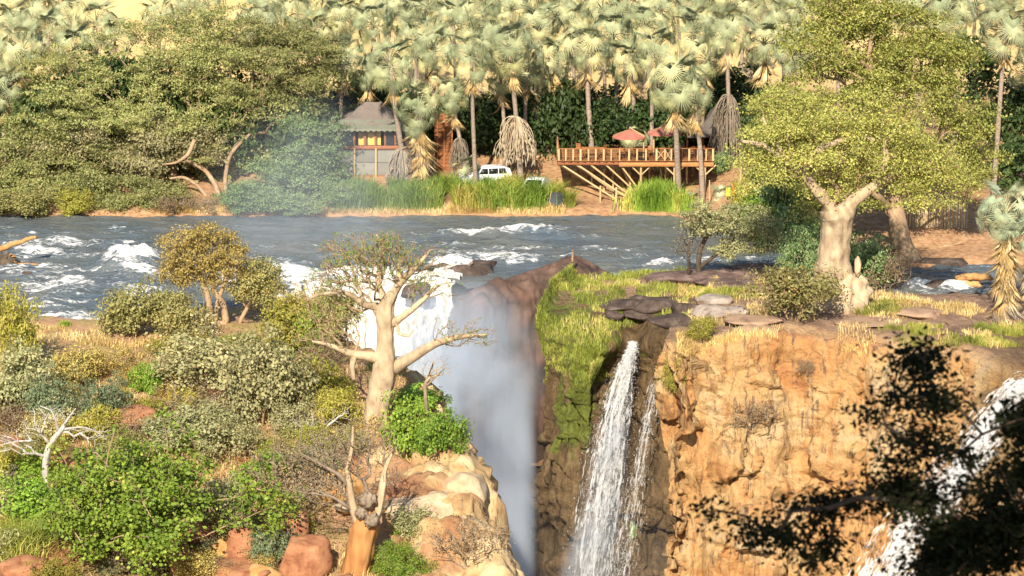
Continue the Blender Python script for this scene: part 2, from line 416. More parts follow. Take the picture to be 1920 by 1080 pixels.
wet = np.repeat(np.interp(np.linspace(0, len(cols) - 1, NCR), np.arange(len(cols)), wets)[None], len(rt), 0)
mossv = np.repeat(np.interp(np.linspace(0, len(cols) - 1, NCR), np.arange(len(cols)), moss_)[None], len(rt), 0)
rowt = np.repeat(rt[:, None], NCR, 1)
uu, vv = topix(G)
wet = np.where(rowt < 3.4, np.clip(wet * sstep(2.2, 3.4, rowt), 0, 1), wet)
mossv = np.where(rowt < 4.1, np.maximum(mossv, 0.55 * sstep(1300, 1100, uu)), mossv)
# the mossy diagonal down the wet wall
dist = np.abs((uu - 1140) * 0.83 + (vv - 690) * 0.45)
mossv = mossv * (1 - sstep(4.3, 5.0, rowt) * 0.75) + 0.8 * np.exp(-(dist / 42) ** 2) * (rowt > 4) * sstep(930, 760, vv) * (uu < 1175)
topm = 1 - sstep(3.6, 4.12, rowt)
Nn = grid_normals(G)
sg = -1.0 if Nn[40, NCR // 2, 2] > 0 else 1.0
X, Y_, Z = G[..., 0], G[..., 1], G[..., 2]
fm = sstep(3.7, 4.5, rowt)
big = ridge(X * .12, Y_ * .12, Z * .07, 4, 41) * 1.0 + 0.55 * ridge(X * .45, Y_ * .45, Z * .16, 4, 45)
blk = vnoise(np.floor(X * .5 + .6 * vnoise(X * .3, Y_ * .3, Z * .3, 8)), Y_ * 0.15, np.floor(Z * .28 + .8 * vnoise(X * .2, Y_ * .2, Z * .2, 7)), 49) * .55 + vnoise(np.floor(X * 1.1 + .9 * vnoise(X * .6, Y_ * .6, Z * .5, 18)) + 3, 0 * X, np.floor(Z * .7 + X * .25 + 1.2 * vnoise(X * .4, Y_ * .4, Z * .4, 17)), 59) * .26
fine = ridge(X * 1.4, Y_ * 1.4, Z * .7, 4, 47) * .17 - .5 * sstep(.78, .97, 1 - 2 * np.abs(vnoise(X * .33 + .5 * vnoise(X, Y_, Z, 81), Y_ * .1, Z * .07, 83))) * sstep(-.1, .3, vnoise(X * .2, Y_ * .2, Z * .2, 85))
dsp = fm * (big * 1.15 + blk * 1.35 + fine * 1.2) + (1 - fm) * (0.22 * fbm(X * .3, Y_ * .3, 0, 4, 50) + 0.10 * ridge(X * .8, Y_ * .8, 0, 3, 52)) * sstep(0.5, 1.5, rowt)
dsp = dsp * np.where(wet > .5, .75, 1.0)
G = G - sg * Nn * dsp[..., None]
G_R = G
struct('headland_cliff', mesh_np('headland_cliff', G.reshape(-1, 3), grid_faces(len(rt), NCR), M_CLIFF, False,
       {'wet': ('POINT', wet.ravel()), 'moss': ('POINT', mossv.ravel()), 'top': ('POINT', topm.ravel())}))
_RU, _RV = topix(G_R)
def onR(u, v, rmax=3.9, rmin=0.8):
    ok = (rowt <= rmax) & (rowt >= rmin)
    d = np.where(ok, (_RU - u) ** 2 + ((_RV - v) * 2) ** 2, 1e12)
    return G_R.reshape(-1, 3)[np.argmin(d)].copy()
NR_ = grid_normals(G_R) * -sg

# ---------------------------------------------------------------- rock ridge at the head of the gorge
M_RIDGE = simple_mat('ridge_rock', (0.045, 0.032, 0.026), (0.18, 0.105, 0.075), 0.6, 0.75, 1.0, bscale=2.5)
cr = [(828, 594, -3.4), (848, 577, -1.9), (872, 560, -.7), (905, 544, .2), (950, 528, .3), (1000, 515, .5), (1040, 504, .8), (1078, 491, 1.4), (1112, 506, .7), (1150, 524, .1)]
rows = [[] for _ in range(6)]
for u, v, z in cr:
    c = atZ(u, v, z)
    for k, pt in enumerate([c + [0, 3, -2.5 - max(z, 0)], c + [0, 1.2, -.35], c, c + [-.2, -2.2, -1.6], c * [1, 1, 0] + [-.4, -3.4, -9], c * [1, 1, 0] + [-.5, -4, -38]]): rows[k].append(pt)
A = np.swapaxes(resample(np.swapaxes(np.array(rows), 0, 1), 130), 0, 1); G = resample(A, 110)
Nn = grid_normals(G); X, Y_, Z = G[..., 0], G[..., 1], G[..., 2]
sg = 1.0 if Nn[44, 60, 2] > 0 else -1.0
G = G + sg * Nn * (0.2 * ridge(X * .35, Y_ * .35, Z * .3, 4, 61) + .14 * ridge(X * 1.2, Y_ * 1.2, Z * .8, 4, 62))[..., None]
struct('rock_ridge', mesh_np('rock_ridge', G.reshape(-1, 3), grid_faces(110, 130), M_RIDGE, True))

# ---------------------------------------------------------------- far bank and hill
_fu = [(-600, 405), (1245, 405), (1330, 416), (1400, 438), (1480, 468), (1560, 487), (1640, 500), (1760, 502), (1830, 500), (2600, 492)]
_fp = np.array([atZ(u, v, 0) for u, v in _fu])
_fp[0][0] = -110
def farY(x): return np.interp(x, _fp[:, 0], _fp[:, 1])
def hF(x, Y):
    x = np.asarray(x, float); Y = np.asarray(Y, float)
    d = Y - farY(x)
    z = np.where(d < 0, 0.4 * d, 0.5 * (1 - np.exp(-np.maximum(d, 0) / .5)) + 0.07 * np.clip(d, 0, 5) + 0.21 * np.clip(d - 5, 0, 11))
    z = z + 0.42 * np.maximum(0, Y - 292) * sstep(0, 30, Y - 292)
    return z + 0.18 * fbm(x * .3, Y * .3, 0, 3, 71) * sstep(0, 3, d)
def hitF(u, v):
    Ys = np.linspace(206, 420, 2200); d = ray(u, v)
    P = np.array([0, 0, CAM_H]) + d[None] * (Ys / d[1])[:, None]
    k = np.argmax((P[:, 2] <= hF(P[:, 0], P[:, 1])) & (P[:, 1] > farY(P[:, 0]) - .5))
    return P[k]
ys = np.concatenate([np.linspace(203, 262, 110, False), np.linspace(262, 430, 40)]); xs = np.linspace(-95, 95, 180)
XX, YY = np.meshgrid(xs, ys); ZZ = hF(XX, YY)
struct('far_bank', mesh_np('far_bank', np.stack([XX, YY, ZZ], 2).reshape(-1, 3), grid_faces(len(ys), len(xs)), M_SAND, True, {'hill': ('POINT', sstep(285, 305, YY).ravel())}))

# the hillside the photographer stands on
ys = np.linspace(-30, 112, 50); xs = np.linspace(-70, 70, 50); XX, YY = np.meshgrid(xs, ys)
ZZ = 37.6 - np.maximum(0, YY + 4) * 0.50 + 0.5 * fbm(XX * .15, YY * .15, 0, 4, 81)
struct('near_hillside', mesh_np('near_hillside', np.stack([XX, YY, ZZ], 2).reshape(-1, 3), grid_faces(50, 50), M_SOIL, True, {'rock': ('POINT', np.zeros(2500)), 'red': ('POINT', np.zeros(2500))}))

# ---------------------------------------------------------------- river
def water_material():
    t = NT('river_water'); p = t.pos((1, 1.0, 1)); pf = t.pos((0.55, 1.6, 1))
    f = t.attr('foam'); n = t.noise(pf, 1.4, 7, 0.68, 0.8); n2 = t.noise(t.pos((0.8, 2.2, 1)), 4.5, 5, 0.7, 0.5)
    fac = t.mapr(t.math('ADD', f, t.math('ADD', t.math('MULTIPLY', t.math('SUBTRACT', n, 0.5), 1.5), t.math('MULTIPLY', t.math('SUBTRACT', n2, 0.5), .8))), 0.44, 0.72)
    murk = t.ramp(t.noise(p, 0.12, 4), [(0.35, (0.10, 0.13, 0.155)), (0.65, (0.15, 0.155, 0.14))])
    h = t.math('ADD', t.math('MULTIPLY', t.noise(t.pos((0.7, 1.9, 1)), 1.1, 5, 0.6, 0.6), 1.0), t.math('MULTIPLY', n2, 0.35))
    b = t.bump(h, 0.75, 0.35)
    w = t.bsdf(murk, 0.16, 0.5, b, IOR=1.33)
    foamc = t.ramp(n2, [(0.3, (0.66, 0.62, 0.52)), (0.6, (0.84, 0.84, 0.82))])
    fo = t.bsdf(foamc, 0.9, 0.1, t.bump(t.math('ADD', n, n2), 0.5, 0.25))
    mx = t.n('ShaderNodeMixShader'); t.set(mx.inputs[0], fac); t.t.links.new(w, mx.inputs[1]); t.t.links.new(fo, mx.inputs[2])
    return t.done(mx.outputs[0])
def fall_material():
    t = NT('white_water'); n = t.noise(t.pos((1.2, 1.2, .35)), 1.6, 6, .65); n2 = t.noise(t.pos((1.5, 1.5, .5)), 6, 4, .65)
    col = t.ramp(n, [(0.3, (0.36, 0.32, 0.22)), (0.43, (0.62, 0.56, 0.44)), (0.55, (0.80, 0.78, 0.73)), (0.7, (0.88, 0.88, 0.87))])
    return t.done(t.bsdf(col, 0.8, 0.2, t.bump(t.math('ADD', n, t.math('MULTIPLY', n2, .5)), 0.7, 0.3)))
M_WATER, M_FALLW = water_material(), fall_material()
xs = np.linspace(-50, 50, 400); ys = np.concatenate([np.linspace(189, 216, 150, False), np.linspace(216, 240, 90)])
XX, YY = np.meshgrid(xs, ys)
P0 = np.stack([XX, YY, np.zeros_like(XX)], 2); u_, v_ = topix(P0)
foamspots = [(245, 497, 66, 24, 1.0), (55, 470, 55, 10, .7), (110, 545, 110, 32, .62), (260, 545, 80, 28, .62), (330, 429, 80, 7, .5), (225, 430, 26, 6, .5), (90, 500, 110, 20, .45),
  (560, 446, 150, 6, .33), (880, 441, 120, 8, .5), (1010, 438, 85, 8, .75), (1250, 470, 80, 14, .3), (940, 488, 90, 14, .75), (850, 498, 60, 18, .9), (1180, 484, 60, 8, .45),
  (560, 520, 60, 26, .8), (440, 530, 60, 25, .6), (700, 524, 150, 18, .9), (1010, 470, 50, 8, .3), (1235, 500, 40, 9, .6), (1715, 538, 40, 8, .9), (1790, 540, 40, 8, .8), (1140, 470, 60, 6, .3), (760, 440, 80, 6, .35), (700, 470, 120, 10, .25)]
foam = 0.17 + 0.18 * sstep(430, 470, v_) * sstep(420, 200, u_) + .05 * sstep(430, 460, v_)
for fu, fv, ru, rv, st in foamspots:
    foam = np.maximum(foam, st * np.exp(-np.abs((u_ - fu) / ru) ** 2.4 - np.abs((v_ - fv) / rv) ** 2.4))
foam = foam + 0.22 * fbm(XX * .22, YY * .6, 0, 4, 91) - 0.16 * sstep(425, 408, v_)
Zw = 0.10 * fbm(XX * .5, YY * 1.1, 0, 4, 93) + np.clip(foam, 0, 1) * (0.30 + 0.42 * ridge(XX * .55, YY * .9, 0, 4, 95))
Zw = Zw + .95 * np.exp(-np.abs((u_ - 245) / 62) ** 4 - np.abs((v_ - 502) / 17) ** 2) * (0.75 + .55 * ridge(XX * .55, YY * .5, 0, 4, 97))
Zw = Zw + .35 * np.exp(-np.abs((u_ - 1000) / 90) ** 3 - np.abs((v_ - 443) / 9) ** 2) * (0.5 + .5 * ridge(XX * .6, YY * .5, 0, 3, 98))
lipu = np.array([-900, 150, 430, 528, 560, 620, 700, 770, 820, 862, 880, 905, 950, 1000, 1040, 1078, 1112, 1150, 1300, 1480, 1560, 1650, 1830, 3000])
lipv = np.array([640, 640, 640, 560, 547, 538, 532, 530, 524, 536, 548, 544, 530, 518, 508, 497, 508, 526, 516, 501, 528, 554, 557, 557])
keep = v_ < np.interp(u_, lipu, lipv) + 1.0
# river runs downhill a little into the rapids before the lip
V = np.stack([XX, YY, Zw], 2).reshape(-1, 3); q = grid_faces(len(ys), len(xs), keep)
V, q, at_ = compact(V, q, {'foam': ('POINT', foam.ravel())})
struct('river', mesh_np('river', V, q, M_WATER, True, at_))

# white cascade pouring over the lip
lip = [(505, 572), (530, 557), (560, 545), (620, 536), (700, 530), (770, 528), (820, 521), (866, 527)]
rows = [[] for _ in range(7)]
for k, (u, v) in enumerate(lip):
    c = atZ(u, v, .0); sx = -0.25 * k
    for j, pt in enumerate([c + [0, 2.4, .04], c + [0, .4, .06], c + [sx * .1, -1.2, -.7], c + [sx * .4, -3.6, -3.2], c + [sx * .8, -6.2, -8], c + [sx, -7.6, -18], c + [sx, -8.2, -37.5]]): rows[j].append(pt)
A = np.swapaxes(resample(np.swapaxes(np.array(rows), 0, 1), 170), 0, 1); G = resample(A, 150)
Nn = grid_normals(G); X, Y_, Z = G[..., 0], G[..., 1], G[..., 2]
sg = 1.0 if Nn[32, 80, 2] > 0 else -1.0
amp = np.clip(np.linspace(0, 6, 150) / 1.5, 0, 1)[:, None]
G = G + sg * Nn * (amp * (.5 * ridge(X * .5, Y_ * .3, Z * .22, 4, 101) + .34 * ridge(X * 1.6, Y_ * .9, Z * .7, 4, 102)))[..., None]
struct('main_waterfall', mesh_np('main_waterfall', G.reshape(-1, 3), grid_faces(150, 170), M_FALLW, True))
# churning pool at the gorge floor
xs = np.linspace(-30, 45, 90); ys = np.linspace(110, 215, 110); XX, YY = np.meshgrid(xs, ys)
struct('plunge_pool', mesh_np('plunge_pool', np.stack([XX, YY, -36.8 + .5 * fbm(XX * .4, YY * .4, 0, 4, 103)], 2).reshape(-1, 3), grid_faces(110, 90), M_FALLW, True))

# ---------------------------------------------------------------- side falls: ribbons of falling water
def spray_material():
    t = NT('falling_strands')
    d = t.bsdf((0.86, 0.86, 0.85), 0.7, 0.2); tr = t.n('ShaderNodeBsdfTranslucent'); tr.inputs[0].default_value = (.8, .8, .8, 1)
    mx = t.n('ShaderNodeMixShader'); mx.inputs[0].default_value = .3; t.t.links.new(d, mx.inputs[1]); t.t.links.new(tr.outputs[0], mx.inputs[2])
    cl = t.n('ShaderNodeBsdfTransparent'); m2 = t.n('ShaderNodeMixShader'); t.set(m2.inputs[0], t.mapr(t.noise(t.pos((1, 1, .5)), 2.2, 4), .3, .7, .12, .58)); t.t.links.new(cl.outputs[0], m2.inputs[1]); t.t.links.new(mx.outputs[0], m2.inputs[2])
    return t.done(m2.outputs[0])
M_STRAND = spray_material()
def strands(name, path, widths, n, seed, out=(0, -1, 0), depth=0.5, wmin=.02, wmax=.07, lmin=.02, lmax=.10, dens=1.0, dots=0, side=(1, 0, 0)):
    g = np.random.default_rng(seed)
    path = np.asarray(path, float); K = 400
    Pp = resample(path, K); Wd = resample(np.asarray(widths, float)[:, None], K)[:, 0]; out = np.asarray(out, float); side = np.asarray(side, float)
    o = np.clip(g.normal(0, .45, n), -1.15, 1.15); t0 = g.random(n) ** dens; L = g.uniform(lmin, lmax, n); w = g.uniform(wmin, wmax, n) ; dd = g.random(n) ** 1.5 * depth
    o = o + .25 * vnoise(o * 4, t0 * 9, 0, seed)
    S = 5; tt = np.clip(t0[:, None] + L[:, None] * np.linspace(0, 1, S)[None], 0, 1)
    idx = np.clip((tt * (K - 1)).astype(int), 0, K - 1)
    c = Pp[idx] + side * (Wd[idx] * o[:, None])[..., None] + out * dd[:, None, None] * (0.3 + tt)[..., None] + g.normal(0, .05, (n, S, 3)) * .5
    prof = np.array([.25, .8, 1, .8, .2])
    a = c - side * (w[:, None] * prof)[..., None]; b = c + side * (w[:, None] * prof)[..., None] + out * (w[:, None] * .4)[..., None]
    V = np.stack([a, b], 2).reshape(-1, 3)
    base = (np.arange(n) * S * 2)[:, None]; k = np.arange(S - 1)[None] * 2
    q = np.stack([base + k, base + k + 1, base + k + 3, base + k + 2], 2).reshape(-1, 4)
    fs = [q]
    if dots:
        o2 = np.clip(g.normal(0, .6, dots), -1.6, 1.6); t2 = g.random(dots) ** .7; i2 = (t2 * (K - 1)).astype(int)
        c2 = Pp[i2] + side * (Wd[i2] * o2)[:, None] + out * (g.random(dots) * depth * 2)[:, None]
        s2 = g.uniform(.012, .042, dots); e1 = g.normal(size=(dots, 3)); e1 /= np.linalg.norm(e1, axis=1)[:, None]; e2 = np.cross(e1, g.normal(size=(dots, 3))); e2 /= np.linalg.norm(e2, axis=1)[:, None]
        v2 = np.stack([c2 + e1 * s2[:, None], c2 + e2 * s2[:, None], c2 - e1 * s2[:, None] * 1.6, c2 - e2 * s2[:, None]], 1).reshape(-1, 3)
        fs.append(np.arange(dots * 4).reshape(-1, 4) + len(V)); V = np.concatenate([V, v2])
    return struct(name, mesh_np(name, V, np.concatenate(fs), M_STRAND))
def facept(u, v, off=.35):
    d = np.where((rowt > 3.5), (_RU - u) ** 2 + (_RV - v) ** 2, 1e12); k = np.argmin(d)
    return G_R.reshape(-1, 3)[k] + np.array([0, -off, .1])
f1 = [atY(u, v, y) for u, v, y in ((1186, 640, 195.2), (1183, 656, 194.0), (1172, 690, 193.3), (1155, 760, 192.6), (1138, 850, 192.0), (1122, 960, 191.5), (1108, 1080, 191.2), (1100, 1250, 191)) ]
strands('plume_waterfall', f1, [.26, .32, .6, .95, 1.2, 1.35, 1.5, 1.7], 5000, 5, depth=.8, wmin=.012, wmax=.06, lmin=.006, lmax=.03, dots=22000, dens=1.1)
f2 = [atY(u, v, y) for u, v, y in ((1300, 615, 191.5), (1288, 625, 190.6), (1262, 660, 190.0), (1232, 720, 189.6), (1212, 800, 189.3), (1195, 900, 189.2), (1178, 1000, 189.0), (1165, 1080, 189), (1155, 1250, 189))]
strands('thin_waterfall', f2, [.16, .2, .25, .45, .6, .7, .8, .9, 1.0], 900, 6, depth=.4, wmin=.01, wmax=.04, lmin=.006, lmax=.03, dots=6000)
f3 = [facept(u, v) for u, v in ((1940, 695), (1900, 735), (1850, 800), (1790, 880), (1730, 960), (1680, 1040), (1640, 1110), (1600, 1180))]
strands('side_cascade', f3, [1.0, 1.3, 1.6, 1.8, 1.9, 2.0, 2.1, 2.2], 6500, 8, depth=.6, wmin=.02, wmax=.10, lmin=.006, lmax=.035, dots=12000)

# ---------------------------------------------------------------- mist
def mist(name, lo, hi, dens, falls):
    """closed box of drifting spray: density from a soft shape in place coordinates and a noise"""
    m = MB(); lo = np.array(lo, float); hi = np.array(hi, float); m.box((lo + hi) / 2, hi - lo)
    t = NT(name + '_air'); p = t.pos()
    sep = t.n('ShaderNodeSeparateXYZ'); t.t.links.new(p, sep.inputs[0])
    shape = falls(t, sep.outputs)
    nz = t.mapr(t.noise(t.pos((1, 1, .6)), 0.20, 4, .6, .8), 0.36, 0.64, .12, 1.7)
    v = t.n('ShaderNodeVolumePrincipled'); v.inputs['Color'].default_value = (.80, .885, 1, 1)
    t.set(v.inputs['Density'], t.math('MULTIPLY', t.math('MULTIPLY', shape, nz), dens)); v.inputs['Anisotropy'].default_value = -0.1
    t.t.links.new(v.outputs[0], t.out.inputs['Volume'])
    o = m.build(name, t.m); o['kind'] = 'stuff'; return o
def gorge_shape(t, s):
    zz = t.mapr(s[2], -3.0, -15.0, 0.0, 1.0)
    xl = t.math('MAXIMUM', t.mapr(s[0], 0.5, 1.9, 1.0, 0.0), t.mapr(s[2], -11, -22, .008, .05))
    y0 = t.mapr(s[1], 177, 192, 0.0, 1.0)
    y1 = t.mapr(s[1], 212, 205, 0.0, 1.0)
    return t.math('MULTIPLY', t.math('MULTIPLY', zz, xl), t.math('MULTIPLY', y0, y1))
mist('mist', (-17, 176, -37.5), (11, 212, 0.5), 0.19, gorge_shape)
def fall_shape(t, s):
    xc = t.math('MULTIPLY_ADD', s[2], .18, 8.55); d = t.math('ABSOLUTE', t.math('SUBTRACT', s[0], xc))
    wd = t.math('SUBTRACT', t.mapr(s[2], -3, -20, 1.0, 2.4), d)
    return t.math('MULTIPLY', t.mapr(wd, 0, 1.5), t.math('MULTIPLY', t.mapr(s[2], -3.4, -9, 0, 1), t.math('MULTIPLY', t.mapr(s[1], 188.6, 190.6, 0, 1), t.mapr(s[1], 194.5, 193, 0, 1))))
mist('mist', (.6, 188.5, -37), (10, 194.6, -2.8), 0.22, fall_shape)
def ell_shape(c, r):
    def f(t, s):
        acc = None
        for k in range(3):
            d = t.math('DIVIDE', t.math('SUBTRACT', s[k], c[k]), r[k]); d = t.math('MULTIPLY', d, d)
            acc = d if acc is None else t.math('ADD', acc, d)
        return t.mapr(acc, 1.0, 0.0)
    return f
mist('mist', (-26, 201, -1), (-4, 235.5, 14), 0.011, ell_shape((-15, 218, 2), (11, 17, 12)))
mist('mist', (-12, 191, -12), (3.2, 208, 4), 0.22, ell_shape((-4.2, 199, -5), (7.3, 8, 7.4)))
# ================================================================== PLANTS
def bark(name, c1, c2, scale=2.5, bump=.6, stretch=(1, 1, .35)):
    return simple_mat(name, c1, c2, scale, .9, bump, stretch, .15)
M_BARK_GREY = bark('grey_bark', (.16, .12, .085), (.36, .28, .20))
M_BARK_TAN = bark('tan_bark', (.26, .17, .10), (.48, .33, .20))
M_BARK_DARK = bark('dark_bark', (.055, .042, .03), (.14, .10, .07))
M_BAOBAB = bark('baobab_bark', (.32, .225, .14), (.62, .475, .30), 2.2, 1.0, (1, 1, .45))
M_BAOBAB_RUST = bark('rust_baobab_bark', (.36, .15, .05), (.58, .30, .11), 1.2, .7, (1.5, 1.5, .2))
M_DEADWOOD = bark('bleached_wood', (.26, .23, .19), (.58, .53, .46), 5, .8, (1, 1, .3))
M_DRIFT = bark('orange_driftwood', (.42, .21, .075), (.62, .36, .15), 3, .5)
LM = dict(
    olive=leaf_mat('olive_leaves', (.14, .135, .04), (.34, .31, .11), (.42, .27, .08)),
    yellow=leaf_mat('yellow_green_leaves', (.17, .165, .025), (.36, .33, .06), (.45, .32, .08)),
    grey=leaf_mat('grey_green_leaves', (.15, .155, .07), (.34, .325, .155), (.36, .27, .13)),
    pale=leaf_mat('pale_soft_leaves', (.19, .185, .075), (.42, .39, .185), (.40, .30, .14)),
    blue=leaf_mat('blue_green_leaves', (.09, .125, .06), (.20, .245, .125), (.27, .23, .11)),
    bright=leaf_mat('bright_green_leaves', (.085, .15, .013), (.21, .32, .04), (.34, .32, .06)),
    deep=leaf_mat('deep_green_leaves', (.05, .10, .010), (.17, .24, .03), (.32, .32, .06)),
    acacia=leaf_mat('acacia_leaves', (.12, .135, .04), (.31, .31, .11), (.38, .29, .16)),
    dusty=leaf_mat('dusty_leaves', (.15, .14, .065), (.30, .26, .13), (.34, .23, .13)),
    ana=leaf_mat('riverside_tree_leaves', (.14, .155, .03), (.36, .355, .09), (.48, .33, .10)),
    misty=leaf_mat('feathery_leaves', (.08, .13, .045), (.22, .30, .115), (.28, .25, .11)),
    gold=leaf_mat('golden_leaves', (.22, .165, .045), (.44, .34, .10), (.5, .31, .07)),
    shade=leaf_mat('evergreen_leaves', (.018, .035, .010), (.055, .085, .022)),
    dry=leaf_mat('dry_twig_leaves', (.16, .105, .055), (.32, .22, .12), (.40, .29, .15)),
    black=leaf_mat('shade_darkened_leaves', (.007, .010, .004), (.018, .022, .008), trans=.03, rough=.8, spec=.08))  # near-black base colour: the deep shade is put into the leaf colour

def grow(starts, targets, g, k=0.45, step=0.5, wob=0.16, lift=0.0):
    """starts: list of (points, radii or None) polylines already there; targets (n,3). Returns pos, parent, tip index"""
    pos, par, pl, fix = [], [], [], []
    for poly, rad in starts:
        prev = -1; 
        for i, pnt in enumerate(poly):
            pnt = np.asarray(pnt, float)
            if prev < 0 and pos:
                dd = np.linalg.norm(np.array(pos) - pnt, axis=1); prev = int(np.argmin(dd))
            pos.append(pnt); par.append(prev); pl.append(0 if prev < 0 else pl[prev] + np.linalg.norm(pnt - pos[prev])); fix.append(rad[i] if rad is not None else 0.0)
            prev = len(pos) - 1
    POS = np.zeros((len(pos) + len(targets) * 12 + 50, 3)); PL = np.zeros(len(POS)); n = len(pos)
    POS[:n] = pos; PL[:n] = pl
    root = POS[0]
    order = np.argsort(np.linalg.norm(targets - POS[:n].mean(0), axis=1))
    tips = []
    for ti in order:
        tg = targets[ti]; d = np.linalg.norm(POS[:n] - tg, axis=1)
        low = np.maximum(0, POS[:n, 2] - tg[2])
        b = int(np.argmin(d + k * PL[:n] + 0.35 * low)); dist = d[b]
        m = int(np.clip(math.ceil(dist / step), 1, 10)); a = POS[b].copy(); prev = b
        bend = g.normal(0, wob * dist, 3); bend[2] = abs(bend[2]) * .6 + lift * dist
        for s in range(1, m + 1):
            f = s / m; q = a + (tg - a) * f + bend * (f * (1 - f)) * 1.6 + (g.normal(0, .06 * dist / m, 3) if s < m else 0)
            POS[n] = q; PL[n] = PL[prev] + np.linalg.norm(q - POS[prev]); par.append(prev); fix.append(0.0); prev = n; n += 1
        tips.append(prev)
    return POS[:n], np.array(par), np.array(tips, int), np.array(fix)
def wood_mesh(name, POS, par, fix, mat, Rbase, r0=.012, e=2.3, nmax=10, smooth=True, noise=0.0, minr=0.0):
    n = len(POS); w = np.zeros(n); kids = [[] for _ in range(n)]
    for i in range(n):
        if par[i] >= 0: kids[par[i]].append(i)
    for i in range(n - 1, -1, -1):
        if not kids[i]: w[i] = r0 ** e
        if par[i] >= 0: w[par[i]] += w[i]
    r = w ** (1 / e); top = r.max()
    if Rbase > r0 and top > r0 * 1.01:
        pw = math.log(Rbase / r0) / math.log(top / r0); r = r0 * (r / r0) ** pw
    r = np.where(fix > 0, fix, r)
    for i in range(n):
        if par[i] >= 0 and fix[i] == 0: r[i] = min(r[i], r[par[i]] * .97)
    mb = MB(); done = np.zeros(n, bool)
    for i in range(n):
        if done[i]: continue
        if par[i] >= 0 and not done[par[i]]: continue
        stack = [i]
        while stack:
            s = stack.pop(); chain = ([par[s]] if par[s] >= 0 else []) + [s]; done[s] = True; c = s
            while kids[c]:
                ks = sorted([x for x in kids[c] if not done[x]], key=lambda x: -r[x])
                if not ks: break
                stack.extend(ks[1:]); c = ks[0]; done[c] = True; chain.append(c)
            if len(chain) < 2: continue
            rr = r[chain].copy()
            if par[s] >= 0: rr[0] = min(rr[0], rr[1] * 1.35)
            if rr.max() < minr: continue
            P = POS[chain]; R0 = rr.max()
            nn = 3 if R0 < .03 else 4 if R0 < .06 else 6 if R0 < .15 else nmax
            if R0 > .2 and len(P) >= 3:
                m = len(P) * 4; P = resample(P, m); rr = resample(rr[:, None], m)[:, 0]
            mb.tube(P, np.maximum(rr, .006), nn, R0 > .1)
    v = np.concatenate(mb.v)
    if noise:
        v = v + noise * np.stack([fbm(v[:, 0] * 1.1, v[:, 1] * 1.1, v[:, 2] * .6, 3, 200 + a) for a in range(3)], 1); mb.v = [v]
    return mb.mesh(name, mat, smooth)
def leaf_mesh(name, cen, nrm, size, tint, mat, g, aspect=.55, curl=.25):
    n = len(cen); nrm = nrm / (np.linalg.norm(nrm, axis=1)[:, None] + 1e-9)
    a = np.cross(nrm, g.normal(size=(n, 3))); a /= np.linalg.norm(a, axis=1)[:, None] + 1e-9; b = np.cross(nrm, a)
    s = size[:, None]
    v = np.stack([cen - a * s, cen + b * s * aspect - nrm * s * curl, cen + a * s, cen - b * s * aspect - nrm * s * curl], 1).reshape(-1, 3)
    return mesh_np(name, v, np.arange(4 * n).reshape(-1, 4), mat, False, {'tint': ('FACE', np.clip(tint, 0, 1))})
def blob_targets(blobs, n, g, shell=.5, clump=0):
    if clump:
        c = blob_targets(blobs, max(4, n // clump), g, shell); k = g.integers(0, len(c), n); rr = np.mean([b[1] for b in blobs], 0)
        return c[k] + g.normal(size=(n, 3)) * rr * np.array([.21, .21, .13])
    vol = np.array([b[1][0] * b[1][1] * b[1][2] for b in blobs]) ** .75 * np.array([b[2] if len(b) > 2 else 1.0 for b in blobs]); pick = g.choice(len(blobs), n, p=vol / vol.sum())
    c = np.array([b[0] for b in blobs])[pick]; r = np.array([b[1] for b in blobs])[pick]
    d = g.normal(size=(n, 3)); d /= np.linalg.norm(d, axis=1)[:, None]
    return c + d * r * (g.random(n) ** shell)[:, None]
def clump_leaves(tips, center, per, sig, size, g, flat=.6, up=.5, outw=.6, rand=.8):
    n = len(tips); m = g.poisson(per, n); idx = np.repeat(np.arange(n), m); k = len(idx)
    sc = g.uniform(.6, 1.4, n)
    off = g.normal(0, 1, (k, 3)) * (sig * sc[idx])[:, None]; off[:, 2] *= flat
    cen = tips[idx] + off
    o = cen - center; o /= np.linalg.norm(o, axis=1)[:, None] + 1e-9
    lo = off / (np.linalg.norm(off, axis=1)[:, None] + 1e-9)
    nr = outw * o + .5 * lo + np.array([0, 0, up]) + rand * g.normal(size=(k, 3))
    ct = g.random(n); tint = .5 * ct[idx] + .5 * g.random(k)
    return cen, nr, size * g.uniform(.6, 1.4, k), tint

def tree(name, label, cat, base, blobs, nt, leafkind, per, sig, size, Rbase, barkmat, seed, starts=None, parts=('trunk', 'crown'), shell=.45, k=.45, wob=.16, lift=0, group=None,
         step=.5, r0=.012, flat=.6, leaf_frac=1.0, noise=0, extra=None, up=.5, minr=0, e=2.3, nmax=10, aspect=.55, clump=0):
    g = np.random.default_rng(seed); base = np.asarray(base, float)
    root = thing(name, label, cat, base, 0, group)
    T = blob_targets(blobs, nt, g, shell, clump)
    if starts is None:
        c = np.mean([b[0] for b in blobs], 0); mid = base * .55 + c * .45 + g.normal(0, .3, 3)
        starts = [([base - [0, 0, .3], base * .8 + mid * .2, base * .4 + mid * .6, mid], None)]
    POS, par, tips, fix = grow(starts, T, g, k, step, wob, lift)
    obj(parts[0], wood_mesh(parts[0], POS - base, par, fix, barkmat, Rbase, r0, e, nmax, True, noise, minr), root)
    tp = POS[tips]
    if leaf_frac < 1: tp = tp[g.random(len(tp)) < leaf_frac]
    cen0 = np.mean([b[0] for b in blobs], 0); cen0 = cen0 - [0, 0, 1.0]
    if per > 0:
        c, nr, sz, ti = clump_leaves(tp, cen0, per, sig, size, g, flat, up)
        obj(parts[1], leaf_mesh(parts[1], c - base, nr, sz, ti, LM[leafkind], g, aspect), root)
    return root
